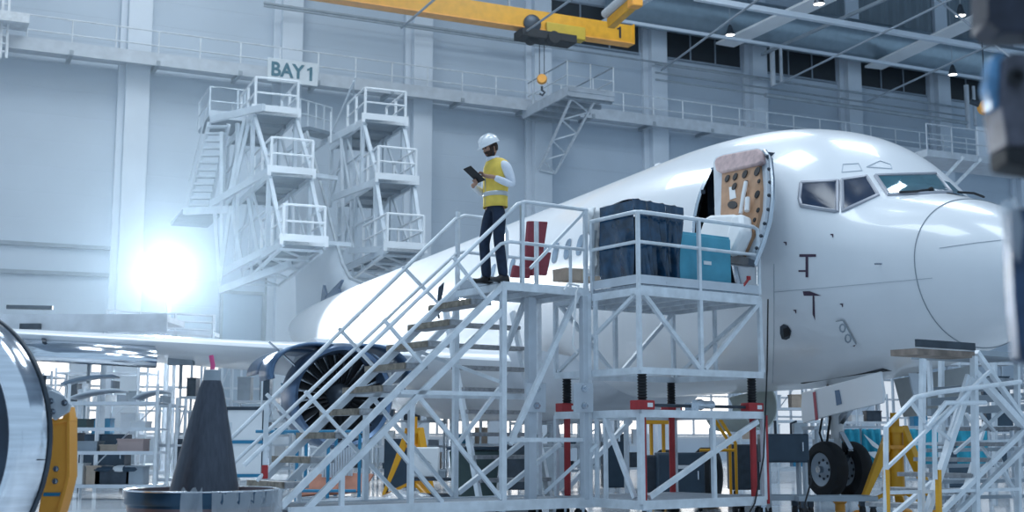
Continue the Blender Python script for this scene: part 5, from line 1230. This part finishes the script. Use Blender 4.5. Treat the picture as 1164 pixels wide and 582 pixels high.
# ---------------------------------------------------------------- the man with the tablet
def skinmesh(verts, edges, root=0, lv=1):
    """verts: list of (pos, radius or (rx, ry))"""
    me = bpy.data.meshes.new('tmp'); me.from_pydata([tuple(v[0]) for v in verts], edges, [])
    o = bpy.data.objects.new('tmp', me); C.objects.link(o)
    md = o.modifiers.new('skin', 'SKIN'); md.use_smooth_shade = True; md.branch_smoothing = .6
    for i, v in enumerate(verts):
        r = v[1] if hasattr(v[1], '__len__') else (v[1], v[1])
        me.skin_vertices[0].data[i].radius = r; me.skin_vertices[0].data[i].use_root = (i == root)
    s_ = o.modifiers.new('sub', 'SUBSURF'); s_.levels = lv; s_.render_levels = lv
    dg = bpy.context.evaluated_depsgraph_get(); dg.update(); m2 = bpy.data.meshes.new_from_object(o.evaluated_get(dg))
    mb = MB().add([v.co.copy() for v in m2.vertices], [list(p.vertices) for p in m2.polygons])
    bpy.data.objects.remove(o); bpy.data.meshes.remove(m2); return mb
foot = S(-.02, .35, 0); mp_ = on(561, 322, ZD)
fd = V((-.86,-.51,0)).normalized(); ld = V((.51,-.86,0)).normalized()
M0 = V((mp_.x+.02, mp_.y, ZD)) + V((.0,0,0))
def H(f, l, z): return M0 + fd*f + ld*l + V((0,0,z))
man = thing('person', M0, 'bearded man in white hard hat and yellow vest reading a tablet on the stairs', 'person')
skinc = mat('skin_tone', (.42,.24,.17), .55, 0, .08, 30)
hairm = mat('dark_brown_hair', (.045,.025,.018), .75, 0, .3, 60, bump=.4)
shirt = mat('white_shirt', (.72,.76,.84), .75, 0, .05, 12, bump=.3)
vest = mat('yellow_vest', (.84,.60,.10), .7, 0, .08, 10, bump=.2)
silver = mat('reflective_tape', (.55,.57,.58), .35, .2, .05, 10)
trou = mat('navy_trousers', (.012,.025,.055), .8, 0, .2, 14, bump=.2)
shoe = mat('black_shoe', (.012,.012,.014), .45, 0, .2, 10)
# joints (f, l, z): near (left) side l>0, far (right) side l<0
pel = (.0,0,.98); J = dict(
 hipL=(0,.10,.94), kneeL=(.02,.12,.50), ankL=(-.05,.12,.07), toeL=(.10,.145,.025),
 hipR=(0,-.10,.94), kneeR=(.10,-.10,.50), ankR=(.06,-.10,.07), toeR=(.21,-.10,.025),
 waist=(.0,0,1.12), chest=(-.02,0,1.34), neckb=(-.01,0,1.50), neck=(.03,0,1.58),
 shL=(-.02,.17,1.45), shL2=(-.03,.21,1.41), elL=(-.10,.27,1.17), wrL=(.15,.19,1.27),
 shR=(-.02,-.17,1.45), shR2=(-.02,-.21,1.41), elR=(.02,-.25,1.14), wrR=(.27,-.10,1.20))
def P(k): return H(*J[k])
def hand(vs, es, w, wi, palm, fing, thumb, r=.0085):
    """palm: centre point; fing: four fingertip routes; added as branches"""
    b = len(vs); vs.append((palm, (.034,.018))); es.append((wi, b))
    for route in fing+[thumb]:
        pr = b
        for k, q in enumerate(route): vs.append((q, r*(1.05-.12*k))); es.append((pr, len(vs)-1)); pr = len(vs)-1
def limbs(sc=1.0):
    vs = []; es = []; ix = {}
    def ad(k, r, p=None): ix[k] = len(vs); vs.append((P(k) if isinstance(k, str) and k in J else H(*pel), r)); 
    ad('pel', (.14,.10)); ad('waist', (.13,.095)); ad('chest', (.155,.11)); ad('neckb', (.07,.06)); ad('neck', .055)
    es += [(0,1),(1,2),(2,3),(3,4)]
    for s_ in 'LR':
        for k, r in (('hip'+s_,.085),('knee'+s_,.058),('ank'+s_,.036),('toe'+s_,.016)): ad(k, r)
        es.append((0, ix['hip'+s_])); es += [(ix['hip'+s_],ix['knee'+s_]),(ix['knee'+s_],ix['ank'+s_]),(ix['ank'+s_],ix['toe'+s_])]
        for k, r in (('sh'+s_,.06),('sh'+s_+'2',.056),('el'+s_,.042),('wr'+s_,.027)):
            ad(k if k in J else k, r)
        es.append((ix['chest'], ix['sh'+s_])); es += [(ix['sh'+s_],ix['sh'+s_+'2']),(ix['sh'+s_+'2'],ix['el'+s_]),(ix['el'+s_],ix['wr'+s_])]
    return vs, es, ix
J['shL2'] = J['shL2']; vs, es, ix = limbs()
# tablet frame: centre, plane axes
TC = H(.33, .06, 1.30); tx = (fd*.80+V((0,0,.60))).normalized()  # long axis, away and up
ty = (ld*.95 - fd*.10).normalized(); ty = (ty - tx*ty.dot(tx)).normalized(); tn = tx.cross(ty); tn = tn if tn.z > 0 else -tn
# left (near) hand taps on the tablet
pL_ = TC - tx*.10 + tn*.05 + ty*.05
hand(vs, es, None, ix['wrL'], pL_, [[pL_+tx*.05+ty*o+tn*.012, pL_+tx*.085+ty*(o*1.1)-tn*(.012 if k else .03)] for k, o in enumerate((-.022,-.007,.008,.022))], [pL_+tx*.02-ty*.035, pL_+tx*.045-ty*.045-tn*.01])
# right (far) hand holds it from below, fingers under, thumb on top
pR_ = TC - tx*.12 - ty*.05 - tn*.028
hand(vs, es, None, ix['wrR'], pR_, [[pR_+tx*.04+ty*o-tn*.006, pR_+tx*.075+ty*(o*1.1)+tn*.004] for o in (-.03,-.01,.01,.028)], [pR_-ty*.03+tx*.02+tn*.02, pR_-ty*.02+tx*.04+tn*.048])
bd_ = skinmesh(vs, es, 0, 1)
# head: shaped sphere merged with nose, ears
hc_ = H(.075, 0, 1.675); tilt = .42; hf = (fd*cos(tilt)-V((0,0,sin(tilt)))).normalized(); hu = (V((0,0,cos(tilt)))+fd*sin(tilt)).normalized(); hl = ld
def hp(f, l, u): return hc_+hf*f+hl*l+hu*u
def headmesh(scale=1.0, nu=28, nv=20):
    m = MB(); vsx = []; 
    for j in range(nv+1):
        for i in range(nu):
            th = pi*j/nv; ph = 2*pi*i/nu; f = sin(th)*cos(ph); l_ = sin(th)*sin(ph); u = cos(th)
            F_ = f*.098; L_ = l_*.074; U_ = u*.118
            if u < 0: L_ *= 1-.32*(-u)**1.5; F_ = F_*(1-.12*(-u)) + .012*(-u)
            if f > .5 and -.75 < u < .35: F_ += -.004
            if f > .6 and abs(u-.12) < .14: F_ -= .008*(1-abs(u-.12)/.14)       # eye sockets
            if f > .6 and abs(u+.62) < .12: F_ += .006
            vsx.append(hp(F_*scale, L_*scale, U_*scale))
    return m.add(vsx, [(j*nu+i, j*nu+(i+1)%nu, (j+1)*nu+(i+1)%nu, (j+1)*nu+i) for j in range(nv) for i in range(nu)])
hm2 = headmesh(); bd_.add(hm2.v, hm2.f)
bd_.add([hp(.090,0,.02), hp(.093,.011,-.03), hp(.093,-.011,-.03), hp(.118,0,-.026), hp(.092,0,-.036)], [(0,1,3),(0,3,2),(1,4,3),(2,3,4)])
for s_ in (-1,1):
    e = MB().ball((0,0,0), 1, 12, 8); bd_.add([hp(-.005+v.x*.016, s_*(.074+v.y*.008), -.005+v.z*.03) for v in e.v], e.f)
body = build('body', bd_, skinc, man, sharp=180)
for s_ in (-1,1): build('eye', MB().ball(hp(.084, s_*.03, .014), .011, 10, 8), darkm, man); build('eyebrow', MB().tube([hp(.088, s_*.015, .033), hp(.087, s_*.034, .038), hp(.076, s_*.05, .034)], .005, 6), hairm, man)
build('mouth', MB().tube([hp(.088,-.018,-.066), hp(.093,0,-.064), hp(.088,.018,-.066)], .0045, 6), mat('lips', (.35,.13,.11)), man)
# beard and hair: shells over the head surface
def shell(cond, off, name):
    nu, nv = 36, 26; base = headmesh(1.0, nu, nv); m = MB(); c0 = hc_
    vv = [p+(p-c0).normalized()*off for p in base.v]
    fs = [f for f in base.f if cond(sum(((base.v[i]-c0) for i in f), V())/4)]
    used = sorted({i for f in fs for i in f}); mp2 = {i:k for k,i in enumerate(used)}
    return build(name, m.add([vv[i] for i in used], [[mp2[i] for i in f] for f in fs]), hairm, man, solid=.008, sharp=180)
def loc(q): return q.dot(hf), q.dot(hl), q.dot(hu)
def isbeard(q):
    f, l_, u = loc(q); return (u < -.035 and f > .0 and not (abs(l_) < .016 and -.078 < u < -.05 and f > .07)) or (u < .01 and u >= -.035 and .0 < f < .045 and abs(l_) > .045)
shell(isbeard, .007, 'beard'); shell(lambda q: loc(q)[0] < .02 and loc(q)[2] > -.055 and not (loc(q)[0] > -.02 and loc(q)[2] < .0), .006, 'hair')
# hard hat
hh = MB(); n = 40; rows = []
for j in range(11):
    th = pi/2*j/10; rows.append([hp(-.005+.135*sin(th)*cos(a)*1.0, .112*sin(th)*sin(a), .045+.118*cos(th)) for a in [2*pi*k/n for k in range(n+1)]])
rows.append([hp(-.005+(.142+.045*max(0,cos(a))**2)*cos(a), .118*sin(a), .038-.012*max(0,cos(a))) for a in [2*pi*k/n for k in range(n+1)]])
helm = build('hard_hat', MB().grid(rows), mat('helmet_white', (.82,.84,.87), .25, 0, .02, 5, coat=.5), man, solid=.006, sharp=180)
for l_ in (-.03,0,.03): build('hat_ridge', MB().tube([hp(-.005+.138*cos(t), l_, .045+.122*sin(t)) for t in [pi*(.15+.7*k/10) for k in range(11)]], .007, 6), MATS['helmet_white'], helm)
build('chin_strap', MB().tube([hp(.03,.078,.04), hp(.02,.076,-.04), hp(.03,.05,-.1)], .004, 6), darkm, helm)
# trousers
def tro(): 
    v = [(H(0,0,1.03),(.145,.115)),(H(0,0,.96),(.145,.118))]; e = [(0,1)]
    for s_, l_ in (('L',1),('R',-1)):
        b = len(v); a = P('ank'+s_); kn = P('knee'+s_); hp_ = P('hip'+s_)
        v += [(hp_-V((0,0,.02)),.098),(hp_.lerp(kn,.5),.086),(kn,.070),(kn.lerp(a,.5),.068),(a-V((0,0,.015)),.064)]; e += [(1,b),(b,b+1),(b+1,b+2),(b+2,b+3),(b+3,b+4)]
    return skinmesh(v, e, 0, 2)
build('trousers', tro(), trou, man, sharp=180)
for s_ in 'LR':
    a = P('ank'+s_); d_ = V((P('toe'+s_).x-a.x, P('toe'+s_).y-a.y, 0)).normalized(); sd = d_.cross(V((0,0,1))); rows = []
    for k in range(11):
        t = k/10; x = -.075+.30*t; w_ = .036+.014*sin(pi*min(1,t*1.05))+(.004 if t>.5 else 0); w_ *= (1-.75*max(0,(t-.86)/.14)**2)**.5 if t>.86 else 1; w_ *= .75 if k == 0 else 1
        h_ = (.105 if t < .35 else .105-.05*min(1,(t-.35)/.3)); h_ = h_*(.8 if k in (0,10) else 1); c = V((a.x,a.y,ZD))+d_*x
        rows.append([c+sd*w_*cos(b)+V((0,0,.002+h_*max(0,sin(b)))) for b in [pi*q/10 for q in range(11)]]+[c-sd*w_+V((0,0,.001)), c+sd*w_+V((0,0,.001))])
    build('shoe', MB().grid(rows), shoe, man, sharp=60); build('shoe_sole', MB().box(V((a.x,a.y,ZD+.008))+d_*.07, (.28,.085,.016), atan2(d_.y,d_.x)), darkm, man, bevel=.005)
# shirt: torso and sleeves
v = [(H(0,0,1.02),(.135,.10)),(P('waist'),(.14,.105)),(P('chest'),(.165,.118)),(P('neckb'),(.075,.065)),(P('neck')-V((0,0,.03)),.062)]; e = [(0,1),(1,2),(2,3),(3,4)]
for s_ in 'LR':
    b = len(v); el = P('el'+s_); wr = P('wr'+s_); sh = P('sh'+s_+'2')
    v += [(P('sh'+s_),.073),(sh,.070),(sh.lerp(el,.55),.062),(el,.055),(el.lerp(wr,.5),.049),(el.lerp(wr,.93),.039)]; e += [(2,b),(b,b+1),(b+1,b+2),(b+2,b+3),(b+3,b+4),(b+4,b+5)]
build('shirt', skinmesh(v, e, 0, 2), shirt, man, sharp=180)
build('collar', MB().lathe(P('neck')-V((0,0,.065)), V((0,0,1))+fd*.15, [(0,.076),(.04,.066),(.05,.072),(.02,.088),(0,.076)], 24), shirt, man)
# vest: elliptical shell from hips to shoulders with arm openings
def vring(z, a_, b_, cf): return [H(cf+b_*cos(t), a_*sin(t), z) for t in [2*pi*k/48 for k in range(49)]]
vr = [vring(.93,.178,.135,.0), vring(1.0,.176,.134,.0), vring(1.1,.176,.132,.0), vring(1.2,.184,.138,-.005), vring(1.3,.196,.145,-.012), vring(1.38,.204,.148,-.018), vring(1.44,.205,.140,-.022), vring(1.50,.165,.118,-.018), vring(1.535,.10,.088,-.01)]
mv = MB().grid(vr)
vo = build('vest', mv, vest, man, solid=.012, sharp=60)
for z, w_ in ((1.06,.05),(1.13,.0)):
    if w_: 
        m3 = MB().grid([vring(z,.184,.141,.0), vring(z+.028,.184,.141,.0), vring(z+.055,.185,.142,.0)]); build('reflective_band', m3, silver, vo, solid=.004)
for l_ in (.10,-.10):
    build('shoulder_band', MB().grid([[H(.122+.0*k, l_-.022, 1.12+.09*k) if k < 4 else H(.095, l_-.022, 1.49) for k in range(5)], [H(.122, l_+.022, 1.12+.09*k) if k < 4 else H(.095, l_+.022, 1.49) for k in range(5)]]), silver, vo, solid=.004) if False else None
build('vest_zip', MB().tube([H(.137,0,.95), H(.135,0,1.1), H(.142,0,1.2), H(.145,0,1.3)], .005, 6), greym, vo)
# tablet
tb_ = thing('tablet', TC, 'dark tablet computer held in the hands of the man in the yellow vest', 'tablet')
build('case', MB().box(TC, (.255,.175,.010), ax=(tx, ty, tn)), blackm, tb_, bevel=.003)
build('screen', MB().box(TC+tn*.006, (.225,.15,.002), ax=(tx, ty, tn)), mat('tablet_screen', (.03,.06,.12), .1, coat=1), tb_)
# ---------------------------------------------------------------- light, camera, view
def area(name, loc, target, size, power, col=(1,1,1)):
    l = bpy.data.lights.new(name, 'AREA'); l.shape = 'RECTANGLE'; l.size, l.size_y = size; l.energy = power; l.color = col
    o = bpy.data.objects.new(name, l); C.objects.link(o); o.location = loc
    o.rotation_euler = (V(target)-V(loc)).to_track_quat('-Z', 'Y').to_euler(); return o
for i, (x, y) in enumerate([(-16,28),(-2,26),(12,30),(-12,44),(6,46),(-6,12),(8,12)]):
    area('ceiling_light', (x, y, 26), (x, y, 0), (7, 7), 1100, (.80,.91,1))
# work floodlight on a mast
fp = at(190, 311, 38)
fl = thing('floodlight', V((fp.x, fp.y, 0)), 'blazing round floodlight on a tall mast in front of the left wall', 'lamp')
build('lamp_face', MB().lathe(fp, (0,-1,0), [(0,0),(.0,.6),(-.04,.6)], 28), mat('lamp_glow', (1,1,1), .5, emit=(.93,.97,1), es=14), fl)
build('lamp_housing', MB().lathe(fp, (0,1,0), [(.03,.64),(.1,.6),(.5,.35),(.55,0)], 28), darkm, fl)
build('mast', MB().tube([V((fp.x,fp.y+.3,0)), V((fp.x,fp.y+.3,fp.z))], .07, 10).box(V((fp.x,fp.y+.3,.05)), (1.2,1.2,.1)), lgrey, fl)
l = bpy.data.lights.new('flood', 'SPOT'); l.spot_size = R(168); l.spot_blend = .5; l.energy = 8000; l.color = (.86,.94,1); l.shadow_soft_size = .2
o = bpy.data.objects.new('floodlight_beam', l); C.objects.link(o); o.location = fp+V((0,-.25,0)); o.rotation_euler = (V((.9,-1.6,-.15))).to_track_quat('-Z','Y').to_euler()
# thin haze hanging in the left half of the hangar
hm_ = bpy.data.materials.new('hangar_haze'); hm_.use_nodes = True; n_ = hm_.node_tree; n_.nodes.clear()
vo = n_.nodes.new('ShaderNodeOutputMaterial'); vs_ = n_.nodes.new('ShaderNodeVolumeScatter'); vs_.inputs['Density'].default_value = HAZE
vs_.inputs['Color'].default_value = (.62,.82,1,1); vs_.inputs['Anisotropy'].default_value = .5; n_.links.new(vs_.outputs[0], vo.inputs['Volume'])
g_ = n_.nodes.new('ShaderNodeNewGeometry'); sx_ = n_.nodes.new('ShaderNodeSeparateXYZ'); mr_ = n_.nodes.new('ShaderNodeMapRange'); mr_.interpolation_type = 'SMOOTHSTEP'
mr_.inputs['From Min'].default_value = -9; mr_.inputs['From Max'].default_value = 5; mr_.inputs['To Min'].default_value = HAZE; mr_.inputs['To Max'].default_value = HAZE*.06
n_.links.new(g_.outputs['Position'], sx_.inputs[0]); n_.links.new(sx_.outputs['X'], mr_.inputs['Value']); n_.links.new(mr_.outputs[0], vs_.inputs['Density'])
hp0, hp1 = wp_(-28, 0, 1.9), wp_(46, 0, 1.9); mb = MB().prism([V((hp0.x,hp0.y,0)), V((hp1.x,hp1.y,0)), V((40,27,0)), V((-32,27,0))], V((0,0,28))); hz = build('haze', mb, hm_, smooth=False); tag(hz, 'thin bright haze hanging in the air around the floodlight and dock towers', 'haze', kind='stuff')
w = bpy.data.worlds.new('world'); bpy.context.scene.world = w; w.use_nodes = True
bg = w.node_tree.nodes['Background']; bg.inputs['Color'].default_value = (.54,.76,1,1); bg.inputs['Strength'].default_value = .55
cam = bpy.data.cameras.new('camera'); co = bpy.data.objects.new('camera', cam); C.objects.link(co)
cam.sensor_width = 36; cam.lens = 36*F/1164; co.location = EYE; co.rotation_euler = (pi/2+PITCH, 0, 0)
cam.clip_end = 400; cam.clip_start = .05
cam.dof.use_dof = True; cam.dof.focus_distance = 15.8; cam.dof.aperture_fstop = 2.8
sc = bpy.context.scene; sc.camera = co
sc.view_settings.view_transform = 'Standard'; sc.view_settings.look = 'None'; sc.view_settings.gamma = 1; sc.view_settings.use_curve_mapping = False
sc.view_settings.exposure = EXPO
sc.cycles.use_denoising = True; sc.cycles.max_bounces = 6; sc.cycles.volume_bounces = 0; sc.cycles.transparent_max_bounces = 12
